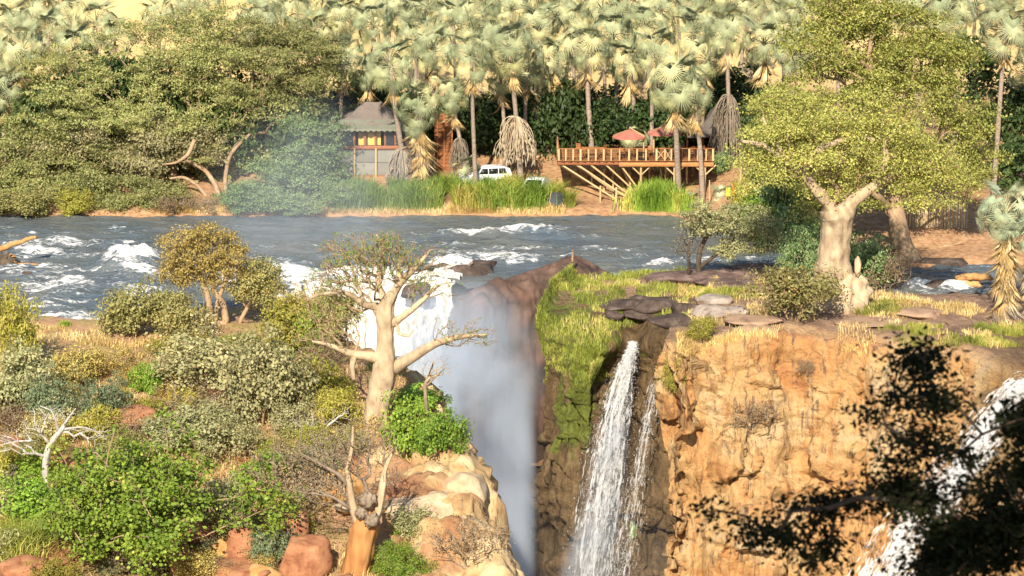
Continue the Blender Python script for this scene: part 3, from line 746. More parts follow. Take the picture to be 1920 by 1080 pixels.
def BL(u, v, Y, ru, rv, ry=None):
    s = ppm(Y); return (atY(u, v, Y), np.array([ru / s, (ry if ry is not None else ru * .9) / s, rv / s]))
def limb(pts, Y):
    """pts (u, v, dY, radius px)"""
    P = [atY(u, v, Y + dy) for u, v, dy, r in pts]; return (P, [r / ppm(Y + dy) for u, v, dy, r in pts])

# ---------------------------------------------------------------- shrubs: kinds built once, then copied
def shrub_proto(kind, var, leafkind, barkmat, nt, per, sig, size, stems=5, twiggy=.012, flat=.7, shell=.4, leaf_frac=1.0, dome=1.0, wob=.2, aspect=.55):
    g = np.random.default_rng(hash_s(kind) + var * 17)
    blobs = [((g.uniform(-.35, .35), g.uniform(-.35, .35), .62 * dome), (.62, .62, .46 * dome)) for _ in range(2)] + [((g.uniform(-.7, .7), g.uniform(-.7, .7), g.uniform(.25, .7) * dome), tuple(g.uniform(.22, .42, 3))) for _ in range(int(g.integers(5, 9)))]
    blobs = [(np.array(a), np.array(b)) for a, b in blobs]
    T = blob_targets(blobs, nt, g, shell); T[:, 2] = np.abs(T[:, 2] - .06) + .06; T[:nt // 14] *= g.uniform(1.1, 1.35, (nt // 14, 1))
    starts = []
    for s in range(stems):
        a = g.uniform(0, 6.28); starts.append(([(.05 * math.cos(a), .05 * math.sin(a), -.08), (.16 * math.cos(a), .16 * math.sin(a), .2)], None))
    POS, par, tips, fix = grow(starts[:1], T[:2], g, .35, .18, wob)
    POS, par, tips, fix = grow(starts, T, g, .35, .18, wob)
    wm = wood_mesh('stems', POS, par, fix, barkmat, .035, twiggy * .6, 2.3, 6, False)
    tp = POS[tips]
    if leaf_frac < 1: tp = tp[g.random(len(tp)) < leaf_frac]
    c, nr, sz, ti = clump_leaves(tp, np.array([0, 0, .1]), per * 1.55, sig * 1.12, size * 1.0, g, flat)
    return wm, leaf_mesh('foliage', c, nr, sz, ti, LM[leafkind], g, aspect)
def hash_s(s): return sum((i + 1) * ord(c) for i, c in enumerate(s)) % 100003
SK = {}
def shrub_kind(kind, **kw):
    SK[kind] = [shrub_proto(kind, v, **kw) for v in range(3)]
shrub_kind('olive', leafkind='olive', barkmat=M_BARK_TAN, nt=170, per=24, sig=.085, size=.034)
shrub_kind('yellow', leafkind='yellow', barkmat=M_BARK_TAN, nt=180, per=26, sig=.075, size=.028)
shrub_kind('grey', leafkind='grey', barkmat=M_BARK_GREY, nt=170, per=22, sig=.085, size=.036)
shrub_kind('pale', leafkind='pale', barkmat=M_BARK_TAN, nt=190, per=24, sig=.085, size=.030, aspect=.7, dome=1.15)
shrub_kind('blue', leafkind='blue', barkmat=M_BARK_GREY, nt=190, per=28, sig=.07, size=.028, flat=.35)
shrub_kind('bright', leafkind='bright', barkmat=M_BARK_TAN, nt=160, per=22, sig=.085, size=.036, aspect=.7)
shrub_kind('deep', leafkind='deep', barkmat=M_BARK_TAN, nt=460, per=30, sig=.05, size=.0145, aspect=.85, stems=9, twiggy=.010)
shrub_kind('dry', leafkind='dry', barkmat=M_BARK_GREY, nt=300, per=5, sig=.07, size=.022, stems=9, twiggy=.016, shell=.6)
shrub_kind('gold', leafkind='gold', barkmat=M_BARK_TAN, nt=170, per=20, sig=.085, size=.03)
shrub_kind('shade', leafkind='shade', barkmat=M_BARK_DARK, nt=150, per=24, sig=.1, size=.045)
shrub_kind('misty', leafkind='misty', barkmat=M_BARK_GREY, nt=200, per=26, sig=.08, size=.03, flat=.45)
_sv = [0]
def shrub(kind, base, w, h, label, name='shrub', cat='shrub', group=None, depth=None, rz=None):
    """w, h in metres"""
    _sv[0] += 1; g = random.Random(_sv[0] * 31)
    t = thing(name, label, cat, base, g.uniform(0, 6.28) if rz is None else rz, group)
    wm, lm = SK[kind][_sv[0] % 3]
    s = (w / 1.55, (depth or w) / 1.55, h / 1.0)
    obj('stems', wm, t, scale=s); obj('foliage', lm, t, scale=s)
    return t
def shrubL(kind, u, vb, wpx, hpx, label, **kw):
    b = hitL(u, vb); s = ppm(b[1]); return shrub(kind, b - [0, 0, .1], wpx / s, hpx / s, label, **kw)
def shrubR(kind, u, vb, wpx, hpx, label, **kw):
    b = onR(u, vb); s = ppm(b[1]); return shrub(kind, b - [0, 0, .1], wpx / s, hpx / s, label, **kw)
def shrubF(kind, u, vb, wpx, hpx, label, Y=None, **kw):
    b = hitF(u, vb) if Y is None else atY(u, vb, Y)
    if Y is not None: b[2] = float(hF(b[0], b[1]))
    s = ppm(b[1]); return shrub(kind, b - [0, 0, .1], wpx / s, hpx / s, label, **kw)

# ---------------------------------------------------------------- grass
def grass(name, pts, hmin, hmax, width, mat, seed, lean=.35, droop=.3, nrm=None, label=None):
    g = np.random.default_rng(seed); n = len(pts); h = g.uniform(hmin, hmax, n); a = g.uniform(0, 6.28, n)
    up = np.tile([0, 0, 1.0], (n, 1)) if nrm is None else nrm
    d = np.stack([np.cos(a), np.sin(a), np.zeros(n)], 1); sd_ = np.stack([-np.sin(a + g.normal(0, .6, n)), np.cos(a), np.zeros(n)], 1)
    L = lean * g.uniform(.2, 1.4, n)
    p0 = pts; p1 = pts + up * (h * .6)[:, None] + d * (h * .35 * L)[:, None]; p2 = pts + up * (h * (1 - droop * g.random(n)))[:, None] + d * (h * L * 1.1)[:, None]
    w = (width * g.uniform(.6, 1.4, n))[:, None] * sd_
    v = np.stack([p0 - w * .6, p0 + w * .6, p1 + w * .8, p1 - w * .8, p2], 1).reshape(-1, 3)
    b = (np.arange(n) * 5)[:, None]
    ti = np.clip(.45 * g.random(n) + .3 + .55 * fbm(pts[:, 0] * .5, pts[:, 1] * .5, 0, 3, seed + 300), 0, 1)
    m = mesh_np(name, v, [np.concatenate([b, b + 1, b + 2, b + 3], 1), np.concatenate([b + 3, b + 2, b + 4], 1)], mat, False, {'tint': ('FACE', np.repeat(ti[None], 2, 0).ravel())})
    o = obj(name, m); o['kind'] = 'stuff'
    if label: o['label'] = label
    return o
LM['straw'] = leaf_mat('straw_grass', (.36, .24, .085), (.62, .46, .20), (.70, .56, .30), .2)
LM['meadow'] = leaf_mat('meadow_grass', (.11, .135, .02), (.30, .305, .06), (.46, .38, .13), .2)
LM['reed'] = leaf_mat('reed_leaves', (.10, .17, .018), (.25, .33, .05), (.42, .37, .09), .2)
LM['mossy'] = leaf_mat('mossy_hangers', (.09, .12, .012), (.24, .26, .04), (.34, .31, .08), .2)

def overlay(root, base, limbs, mat, name='trunk', fold=.15, seed=1, grow_=1.08):
    """folded bark surface of the trunk and main limbs"""
    for k, (P, rd) in enumerate(limbs):
        P = np.array(P); m = max(14, len(P) * (9 if k == 0 else 6)); PP = resample(P, m); rr = resample(np.array(rd)[:, None], m)[:, 0] * grow_
        n = 40 if k == 0 else 16; mb = MB(); mb.tube(PP - base, np.maximum(rr, .02), n, True); v = mb.v[0]; nb_ = m * n
        ring = np.arange(nb_) // n; c = (PP - base)[ring]; d = v[:nb_] - c; L_ = np.linalg.norm(d, axis=1)[:, None]; dn = d / (L_ + 1e-9)
        ang = np.arctan2(dn[:, 1], dn[:, 0]); q = v[:nb_]
        f = ridge(np.cos(ang) * 2.2 + seed, np.sin(ang) * 2.2, q[:, 2] * .22, 4, seed) * fold + .05 * fbm(q[:, 0] * 3, q[:, 1] * 3, q[:, 2] * 2.2, 3, seed + 5) + .04 * np.sin(q[:, 2] * 5 + 2 * vnoise(q[:, 0] * 2, q[:, 1] * 2, q[:, 2], 9)) 
        v[:nb_] = c + d * (1 + f)[:, None]; mb.v = [v]; mb.build(name if k == 0 else 'limb', mat, root, True)
# ---------------------------------------------------------------- palms
def frond_mesh(name, seed, droop, span, Rb, Lp, mat, nseg=26, cup=.25, fuse=.27):
    g = np.random.default_rng(seed); mb = MB()
    t = np.linspace(0, 1, 5); sag = .22 * Lp * t ** 2
    pet = np.stack([t * Lp, np.zeros(5), -sag + .06 * np.sin(t * 3)], 1); mb.tube(pet, np.linspace(.045, .02, 5), 4, False)
    hub = pet[-1]; da = -math.atan2(sag[-1] - sag[-2], Lp / 4) - droop
    ex = np.array([math.cos(da), 0, math.sin(da)]); ey = np.array([0, 1.0, 0]); ez = np.cross(ex, ey)
    A = np.linspace(-span, span, nseg + 1); V = []; F = []
    for i in range(nseg):
        a0, a1 = A[i], A[i + 1]; am = (a0 + a1) / 2 + g.normal(0, .02); rl = Rb * (1 - .28 * (abs(am) / span) ** 2) * g.uniform(.88, 1.08)
        def P(a, r, lift=0):
            bow = cup * r * (abs(a) / 2.2) ** 1.5 - .22 * r * r / Rb
            return hub + ex * (r * math.cos(a)) + ey * (r * math.sin(a)) + ez * (bow + lift)
        f = fuse * Rb; b = len(V)
        V += [hub, P(a0, f), P(am, f * 1.05, .05 * Rb), P(a1, f), P(am + g.normal(0, .03), rl, -.10 * Rb * g.random()), P(a0 + (am - a0) * .58, f + (rl - f) * .4), P(a1 - (a1 - am) * .58, f + (rl - f) * .4)]
        F += [[b, b + 1, b + 2], [b, b + 2, b + 3], [b + 1, b + 5, b + 2], [b + 2, b + 6, b + 3], [b + 5, b + 4, b + 2], [b + 2, b + 4, b + 6]]
    mb.add(V, None, F); return mb.mesh(name, mat)
def frond_material(name, c1, c2, c3):
    t = NT(name); rnd = t.n('ShaderNodeObjectInfo').outputs['Random']
    n = t.noise(t.pos((1, 1, 1), 'obj'), 6, 3)
    col = t.ramp(t.math('ADD', t.math('MULTIPLY', rnd, .85), t.math('MULTIPLY', n, .15)), [(.1, c1), (.6, c2), (.85, c3)])
    d = t.bsdf(col, .5, .35); tr = t.n('ShaderNodeBsdfTranslucent'); t.set(tr.inputs[0], col)
    mx = t.n('ShaderNodeMixShader'); mx.inputs[0].default_value = .15; t.t.links.new(d, mx.inputs[1]); t.t.links.new(tr.outputs[0], mx.inputs[2])
    return t.done(mx.outputs[0])
M_FROND = frond_material('glaucous_fronds', (.27, .305, .16), (.42, .445, .245), (.57, .54, .27))
M_FROND_Y = frond_material('yellowing_fronds', (.42, .43, .19), (.56, .53, .25), (.64, .54, .26))
M_FROND_B = frond_material('blue_fronds', (.36, .44, .27), (.48, .53, .33), (.58, .58, .33))
M_FROND_DEAD = frond_material('dead_fronds', (.48, .32, .13), (.66, .48, .22), (.74, .58, .32))
M_FROND_GREY = frond_material('grey_dead_fronds', (.27, .21, .15), (.40, .33, .25), (.50, .42, .31))
M_PTRUNK = bark('palm_trunk', (.20, .15, .11), (.42, .33, .25), 3, .7, (1, 1, 5))
def FM(mat, tag_):
    return {'up': [frond_mesh('frond', k, .05 + .2 * k, 1.9, 1.15, 1.5, mat, cup=.3) for k in (0, 1)],
            'mid': [frond_mesh('frond', k + 3, (1.0, 1.35, 1.75)[k], 2.3, 1.15, 1.6, mat, cup=.2) for k in (0, 1, 2)],
            'low': [frond_mesh('frond', k + 6, (.7, 1.1)[k], 2.0, 1.1, 1.35, mat, cup=.1) for k in (0, 1)]}
F_G, F_Y, F_B = FM(M_FROND, 'g'), FM(M_FROND_Y, 'y'), FM(M_FROND_B, 'b')
F_DEAD = [frond_mesh('dead_frond', s, .35, .30, 1.75, .5, M_FROND_DEAD, 12, 1.2, .5) for s in (7, 8, 9)]
F_GREY = [frond_mesh('dead_frond', s, .35, .33, 1.7, .6, M_FROND_GREY, 11, 1.2, .45) for s in (10, 11)]
def skirt_mesh(seed, H, Rw, n, mat):
    """cone of stiff old leaf ribs hanging round the trunk, apex at 0, down to -H"""
    g = np.random.default_rng(seed); mb = MB()
    for i in range(n):
        a = g.uniform(0, 6.28); z0 = -g.random() ** 1.3 * H * .55; L = g.uniform(.5, 1.0) * min(H * .75, H + z0 + .2); out = Rw * g.uniform(.35, 1.0) * (.35 + .65 * min(1, (-z0 / H) + .45))
        t = np.linspace(0, 1, 6); r = .16 + out * (1 - (1 - t) ** 1.8); z = z0 + .12 * np.sin(t * 2.2) * (L > .6) - L * t ** 1.6
        aa = a + g.normal(0, .15) * t
        P = np.stack([r * np.cos(aa), r * np.sin(aa), z], 1)
        w = g.uniform(.018, .045) * np.array([1, 1.1, 1, 1, .8, .5]); mb.tube(P, w, 3, False)
        for k in range(3):
            tip = P[-1] + [g.normal(0, .1), g.normal(0, .1), -g.uniform(.15, .5)]
            mb.tube([P[-1], (P[-1] + tip) / 2 + g.normal(0, .03, 3), tip], [.03, .03, .008], 3, False)
    return mb.mesh('skirt', mat)
SKIRT = [skirt_mesh(s, 3.0, 1.35, 150, M_FROND_GREY) for s in (1, 2)] + [skirt_mesh(3, 3.0, 1.7, 170, simple_mat('pale_ribs', (.36, .27, .17), (.62, .51, .35), 3))]
_pc = [0]
def palm(label, crown, base, live=24, dead=5, size=1.0, tr=.17, fr=None, skirt=None, beard=0, beard_size=1.0, group=None, bend=.3, name='palm_tree', low=-35, lay=None, greys=0, beard_len=2.2):
    _pc[0] += 1; g = random.Random(_pc[0] * 77 + 5); crown = np.asarray(crown, float); base = np.asarray(base, float)
    root = thing(name, label, 'palm tree', base, 0, group)
    loc = crown - base; t = np.linspace(0, 1, 14)
    side = np.array([g.uniform(-1, 1), g.uniform(-1, 1), 0]) * bend
    P = t[:, None] * loc[None] + side * np.sin(t * math.pi)[:, None]
    mb = MB(); rr = tr * (1.18 - .4 * t + .25 * np.exp(-t * 9)); rr = rr * (1 + .06 * np.sin(np.arange(14) * 2.4)); P[0] -= [0, 0, .3]
    mb.tube(P, rr, 9); mb.build('trunk', M_PTRUNK, root, True)
    # leaf bases
    fr = fr or F_G
    live = int(live * 1.08)
    for i in range(live):
        f = (i + .5) / live; el = R(90 - (90 - low) * f) + g.gauss(0, .08); az = i * 2.39996 + g.gauss(0, .2)
        kind = 'up' if el > R(60) else 'mid' if el > R(2) else 'low'
        src = fr
        if f > .74 and fr is F_G and g.random() < .6: src = F_Y
        m = src[kind][g.randrange(len(src[kind]))]
        s = size * 1.08 * g.uniform(.85, 1.12)
        obj('frond', m, root, tuple(loc - [0, 0, .25 * f]), Matrix.Rotation(az, 4, 'Z') @ Matrix.Rotation(-el, 4, 'Y') @ Matrix.Rotation(g.gauss(0, .35), 4, 'X') and (Matrix.Rotation(az, 3, 'Z') @ Matrix.Rotation(-el, 3, 'Y') @ Matrix.Rotation(g.gauss(0, .5), 3, 'X')).to_euler(), s)
    dead = int(dead * 1.7)
    for i in range(dead + greys):
        az = g.uniform(0, 6.28); el = R(g.uniform(-82, -55)); s = size * g.uniform(1.0, 1.4)
        m = (F_GREY if i >= dead else F_DEAD); m = m[g.randrange(len(m))]
        obj('dead_frond', m, root, tuple(loc * (1 - (.5 + .9 * g.random()) / max(2.5, loc[2]))), (Matrix.Rotation(az, 3, 'Z') @ Matrix.Rotation(-el, 3, 'Y') @ Matrix.Rotation(g.gauss(0, .3), 3, 'X')).to_euler(), s)
    for i in range(beard):
        f = (i + .5) / beard; az = i * 2.39996 + g.gauss(0, .3); el = R(g.uniform(-80, -48)); s = size * beard_size * g.uniform(.8, 1.3)
        src = F_DEAD if (f < .62 or g.random() < .3) else F_GREY; m = src[g.randrange(len(src))]
        ct = 1 - (f * beard_len + .3) / max(.5, loc[2])
        o_ = loc * max(0.08, ct)
        obj('dead_frond', m, root, tuple(o_), (Matrix.Rotation(az, 3, 'Z') @ Matrix.Rotation(-el, 3, 'Y') @ Matrix.Rotation(g.gauss(0, .3), 3, 'X')).to_euler(), s)
    if skirt:
        kind, frac, ssc = skirt
        o_ = np.array([np.interp(frac, t, P[:, k]) for k in range(3)])
        obj('skirt', SKIRT[kind], root, tuple(o_), (0, 0, g.uniform(0, 6.28)), ssc)
    return root
def palmF(label, uc, vc, ub, Y, **kw):
    c = atY(uc, vc, Y); b = atY(ub, 300, Y); b[2] = float(hF(b[0], Y))
    return palm(label, c, b, **kw)
MISTY = None
PG = 'palms packed behind the lodge'
palmF('palm leaning over the lodge roof, grey shaggy skirt low on its trunk', 733, 122, 768, 243, skirt=(0, .33, (1.15, 1.15, 1.15)), dead=5, size=1.1, tr=.24)
palmF('slim straight palm in front of the wooden tower, one dead leaf on its trunk', 884, 105, 893, 241.5, dead=4, size=1.05, tr=.18, live=25)
palmF('short palm beside the wooden tower with a small grey skirt', 846, 178, 875, 243, dead=7, size=.85, tr=.18, skirt=(1, .55, (.75, .75, .95)), live=20)
palmF('tall palm with the widest skirt of pale ribs beside the white car', 956, 92, 977, 244, dead=3, size=1.12, tr=.22, skirt=(2, .50, (1.15, 1.15, 1.25)), live=27)
palmF('thin-trunked palm just left of the widely skirted palm', 938, 140, 950, 248, dead=4, size=.85, tr=.18, live=18)
palmF('thin-trunked palm just right of the widely skirted palm', 990, 120, 986, 249, dead=3, size=.9, tr=.18, live=18)
palmF('brown-trunked palm further right of the widely skirted palm', 1004, 150, 1001, 251, dead=3, size=.8, tr=.16, live=16)
palmF('palm with thick grey trunk behind the left end of the deck', 1100, 92, 1112, 249, dead=6, size=1.15, tr=.23, live=28)
palmF('palm rising behind the left red parasol', 1180, 120, 1188, 253, dead=7, size=1.0, tr=.22, live=22)
palmF('grey-trunked palm standing in front of the deck, widest crown there', 1264, 160, 1274, 238.2, dead=8, size=1.2, tr=.24, live=30)
palmF('leaning palm in front of the deck, beside the wider grey-trunked palm', 1300, 178, 1318, 238.8, dead=8, size=.9, tr=.21, live=18)
palmF('tall palm with a long grey skirt at the right end of the deck', 1364, 58, 1375, 246, dead=4, size=1.05, tr=.2, skirt=(0, .52, (1.35, 1.35, 2.0)), live=26)
palmF('short bushy palm with a thick beard of dead leaves by the lodge', 786, 205, 787, 242.5, beard=110, beard_size=1.25, beard_len=6.3, dead=6, size=1.1, tr=.3, live=22, low=-55)
palmF('palm behind the feathery tree, hanging pale dead leaves over the roof', 645, 105, 640, 249, dead=6, size=1.0, live=22)
palmF('palm above the lodge roof ridge', 690, 132, 688, 251, dead=5, size=.95, live=20)
palmF('palm between the lodge and the tower, high crown', 815, 95, 822, 250, dead=5, size=1.05, live=24)
palmF('palm crown at the left edge of the picture over the bank', 42, 92, 46, 249, dead=6, size=1.15, live=28, tr=.24, greys=5)
palmF('pale palm left of the big left-hand acacia, lower crown', 12, 170, 10, 247, dead=3, size=1.0, live=20)
palmF('palm with orange-brown dead leaves right of the long-skirted palm', 1432, 82, 1440, 250, dead=8, size=1.1, live=26)
palmF('palm half hidden by the big riverside tree, dark crown', 1490, 95, 1480, 246, dead=4, size=1.05, live=22)
palmF('palm at the top right corner with one long dead leaf', 1885, 55, 1864, 226, dead=4, size=1.15, live=26, tr=.2)
palmF('palm between the riverside tree and the top right palm', 1775, 28, 1790, 240, dead=6, size=1.1, live=24)
palmF('palm cut by the right picture edge below the corner palm', 1925, 120, 1960, 232, dead=3, size=1.0, live=22)
# rows behind, crowns only
g = random.Random(11)
back = [(590, 62, 262), (640, 30, 268), (700, 45, 258), (760, 30, 262), (800, 20, 270), (850, 40, 258), (905, 25, 264), (960, 15, 272), (1010, 50, 258), (1045, 22, 266), (1075, 45, 260), (1130, 20, 270),
        (1150, 62, 257), (1210, 50, 260), (1240, 15, 272), (1300, 60, 258), (1325, 110, 251), (1330, 20, 268), (1400, 25, 262), (1470, 40, 258), (1500, 10, 268), (925, 70, 254), (780, 75, 255), (1225, 100, 251), (560, 25, 276), (500, 18, 280),
        (20, 45, 262), (90, 60, 258), (130, 30, 270), (60, 20, 276), (180, 45, 268), (10, 120, 254), (140, 95, 256), (215, 70, 262), (480, 45, 262), (1720, 20, 252), (1830, 10, 246), (1560, 5, 272), (300, 35, 282), (1040, 110, 252)] + [(u_ + g.uniform(-12, 12), g.uniform(-12, 26), g.uniform(284, 312)) for u_ in list(range(340, 440, 50)) + list(range(520, 1520, 46)) + [1700, 1760, 1810, 1870, 1910, 30, 90]]
secs = [(-99, 110, 'at the left picture edge behind the acacias'), (110, 400, 'above the largest left acacia'), (400, 720, 'above the lodge roof'), (720, 880, 'above the wooden tower'), (880, 1060, 'above the white car'), (1060, 1260, 'above the parasols'), (1260, 1440, 'above the right end of the deck'), (1440, 1650, 'left of the riverside tree crown'), (1650, 2000, 'right of the riverside tree crown')]
ords = 'first second third fourth fifth sixth seventh eighth ninth tenth eleventh twelfth'.split() or ['first', 'second', 'third', 'fourth', 'fifth', 'sixth', 'seventh', 'eighth']
for a_, b_, where in secs:
    for k, (u, v, Y) in enumerate(sorted(x for x in back if a_ <= x[0] < b_)):
        palmF('back-row palm crown ' + where + ', ' + ords[k] + ' from left', u, v, u + g.uniform(-14, 14), Y, dead=g.randrange(1, 4), size=g.uniform(.95, 1.15), live=22, group='palm rows on the slope behind')
# young palms near the ground
palmF('low blue-green young palm beside the hanging orange cloth', 1358, 372, 1358, 238.3, live=14, dead=0, size=.62, fr=F_B, low=5, tr=.12)
palmF('small blue-green young palm hidden at the deck foot', 1300, 378, 1301, 238, live=9, dead=0, size=.5, fr=F_B, low=10, tr=.1)
palmF('young palm under the left parasol behind the deck rail', 1190, 268, 1188, 251, live=16, dead=3, size=.8, low=-30, tr=.14)
palmF('young bushy palm in front of the white car', 872, 322, 872, 242.5, live=16, dead=8, size=.72, low=-50, tr=.14)
# the bearded palm close on the right
b = onR(1885, 600); 
palm('near palm with thick beard of dead leaves by the right picture edge', atY(1886, 402, b[1]), b, live=28, dead=8, size=1.0, tr=.3, beard=130, beard_size=1.25, beard_len=6.6, fr=F_B, low=-35, name='bearded_palm', bend=.1)
palm('second bearded palm pressed against the right picture edge', atY(1935, 425, b[1] + 1), b + [1.9, 1, 0], live=22, dead=8, size=.95, tr=.28, beard=80, beard_len=6.2, fr=F_B, low=-35, name='bearded_palm', bend=.1)
# ---------------------------------------------------------------- far bank, left: acacias along the water
def treeF(label, ub, Yb, blobs, leafkind, nt, per, sig, size, Rb, seed, barkmat=None, name='acacia_tree', **kw):
    b = atY(ub, 390, Yb); b[2] = float(hF(b[0], Yb))
    return tree(name, label, 'tree', b, [BL(*x) for x in blobs], nt, leafkind, per, sig, size, Rb, barkmat or M_BARK_TAN, seed, **kw)
treeF('largest acacia on the left bank, broad crown reaching the picture top', 330, 245, [(250, 140, 246, 130, 95, 90), (340, 100, 248, 130, 85, 90), (170, 220, 244, 120, 80, 70), (320, 220, 244, 130, 90, 70), (430, 170, 245, 100, 90, 70), (110, 170, 247, 80, 80, 60), (390, 60, 250, 80, 50, 60), (280, 60, 250, 80, 40, 60), (60, 230, 245, 60, 50, 50)],
      'acacia', 1300, 70, .40, .12, .42, 1, clump=8, aspect=.38, r0=.02, k=.3, flat=.36, leaf_frac=.93)
treeF('acacia with spreading bare limbs behind the feathery green tree', 420, 246, [(510, 120, 246, 125, 90, 80), (590, 150, 245, 70, 80, 60), (560, 80, 248, 70, 50, 50), (450, 100, 250, 80, 55, 60), (500, 215, 245, 80, 55, 50)],
      'acacia', 800, 66, .40, .12, .35, 2, clump=8, aspect=.38, r0=.02, k=.3, flat=.36, leaf_frac=.88)
treeF('low spreading acacia drooping to the water at the far left', 40, 241, [(30, 345, 240, 75, 58, 50), (85, 355, 239, 60, 48, 40), (-20, 310, 241, 60, 60, 50), (60, 285, 243, 60, 45, 40), (110, 300, 242, 50, 45, 40)], 'acacia', 560, 62, .4, .115, .2, 3, clump=8, aspect=.38, r0=.02, k=.3, flat=.5)
treeF('bright low acacia overhanging the water left of bare limbs', 235, 241, [(225, 362, 238.5, 80, 40, 50), (295, 372, 238.0, 45, 32, 30), (165, 352, 239.2, 55, 46, 40), (190, 305, 242, 70, 35, 40)], 'acacia', 500, 60, .38, .11, .2, 4, clump=8, aspect=.4, r0=.02, k=.3, flat=.5)
treeF('dusty grey acacia in the middle of the left tree mass', 280, 243.5, [(240, 300, 242, 75, 45, 50), (330, 270, 243, 80, 45, 50), (140, 270, 243, 70, 45, 50), (390, 280, 243.5, 55, 45, 40)], 'dusty', 620, 56, .42, .115, .25, 5, clump=13, r0=.02, k=.3, flat=.5)
treeF('feathery blue-green tree in drifting spray beside the lodge', 560, 242, [(560, 300, 240.5, 65, 85, 50), (520, 345, 239, 75, 52, 45), (605, 270, 241.5, 46, 70, 40), (470, 370, 238.4, 42, 36, 32), (600, 355, 239, 50, 45, 36)], 'misty', 700, 60, .36, .10, .25, 6, clump=13, r0=.02, k=.3, flat=.4, name='riverside_tree')
treeF('dark undergrowth tree behind the leaning pale trunks', 420, 247, [(400, 310, 247, 80, 60, 40), (490, 290, 247, 60, 60, 40)], 'acacia', 260, 36, .45, .14, .2, 7, clump=13, r0=.02, k=.3)
# pale leaning trunks and arching limb under it
for lab, pts in (('forked pale leaning trunk at the waterline under the acacias', [((418, 392, 0, 5.4), (405, 350, 1, 4.8), (385, 320, 2, 4.2), (350, 300, 2, 3.0)), ((428, 388, 1, 4.8), (422, 340, 2, 4.2), (432, 290, 3, 3.6), (470, 250, 4, 2.4))]),
                 ('arching bare limb reaching left over the water', [((400, 385, 1, 3.6), (372, 350, 1, 3.6), (345, 333, 1, 3.0), (318, 335, 1, 1.8)), ((365, 262, 1, 4.2), (352, 290, .5, 3.6), (330, 305, 0, 2.4), (305, 308, -.5, 1.2))])):
    b = atY(pts[0][0][0], pts[0][0][1], 240 + pts[0][0][2]); r_ = thing('leaning_trunk', lab, 'tree trunk', b)
    for q_ in pts:
        P, rd = limb(q_, 240); mb = MB(); mb.tube(resample(np.array(P), 14) - b, resample(np.array(rd)[:, None], 14)[:, 0], 8); mb.build('limb', M_BARK_TAN, r_, True)
# shade trees under the palms
for k, (ub, Yb, bl, lab) in enumerate([
    (1050, 256, [(1050, 215, 256, 60, 70, 50), (1030, 280, 255, 50, 55, 40), (1075, 300, 255, 40, 40, 30)], 'dark feathery evergreen left of the deck'),
    (900, 258, [(900, 235, 258, 75, 70, 50), (860, 290, 256, 45, 50, 40), (930, 300, 256, 45, 50, 40)], 'dark evergreen in the gap behind the white car'),
    (1150, 259, [(1150, 215, 259, 60, 60, 50), (1120, 280, 258, 50, 45, 40), (1200, 250, 259, 50, 60, 40)], 'dark evergreen behind the two parasols'),
    (1350, 257, [(1340, 170, 258, 70, 60, 50), (1400, 190, 256, 60, 70, 50), (1440, 240, 252, 45, 60, 40)], 'dark evergreen behind the thatched dining roof'),
    (720, 258, [(690, 180, 259, 80, 60, 50), (620, 220, 257, 60, 60, 40), (770, 215, 258, 50, 60, 40)], 'dark evergreen behind the lodge roof'),
    (1875, 232, [(1870, 230, 234, 55, 80, 50), (1905, 300, 230, 50, 60, 50), (1830, 130, 238, 50, 70, 50), (1930, 200, 236, 45, 80, 50)], 'dark evergreen at the right edge behind the trunk of the corner palm'),
    (990, 262, [(990, 190, 262, 70, 60, 50), (960, 260, 260, 60, 60, 40)], 'dark evergreen among the thin palm trunks')]):
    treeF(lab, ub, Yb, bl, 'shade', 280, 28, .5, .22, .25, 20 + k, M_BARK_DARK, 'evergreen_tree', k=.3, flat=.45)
for k, (u, Y, w, h) in enumerate(((870, 251, 110, 110), (930, 252, 120, 100), (1000, 252, 120, 120), (1060, 251, 120, 130), (1120, 252, 110, 90), (1190, 255, 130, 90), (1260, 253, 120, 110), (1330, 255, 120, 110), (1420, 246, 110, 130), (780, 252, 110, 110))):
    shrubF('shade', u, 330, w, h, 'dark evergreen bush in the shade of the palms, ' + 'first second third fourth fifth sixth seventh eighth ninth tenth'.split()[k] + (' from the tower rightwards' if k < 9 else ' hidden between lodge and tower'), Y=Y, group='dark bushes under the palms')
for k, (u, Y, w, h) in enumerate(((10, 252, 170, 130), (120, 250, 190, 150), (230, 252, 200, 170), (340, 251, 200, 160), (450, 250, 180, 150))):
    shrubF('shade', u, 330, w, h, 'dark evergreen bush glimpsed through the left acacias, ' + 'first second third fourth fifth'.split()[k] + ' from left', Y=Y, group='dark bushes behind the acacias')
shrubF('shade', 560, 330, 130, 150, 'dark bush behind the feathery green tree', Y=246)
for k, (u, v, w, h, kd) in enumerate(((-10, 402, 90, 50, 'olive'), (60, 402, 100, 45, 'olive'), (130, 401, 90, 45, 'yellow'), (330, 400, 80, 40, 'dry'), (385, 398, 70, 30, 'dry'), (455, 401, 80, 60, 'misty'), (640, 392, 60, 50, 'misty'), (505, 402, 80, 50, 'misty'), (560, 402, 80, 40, 'misty'))):
    shrubF(kd, u, v, w, h, ['olive', 'yellow-green', 'dry brown', 'feathery green'][['olive', 'yellow', 'dry', 'misty'].index(kd)] + ' bush dipping to the far waterline, ' + 'first second third fourth fifth sixth seventh eighth ninth'.split()[k] + ' from left', group='bushes along the far waterline')
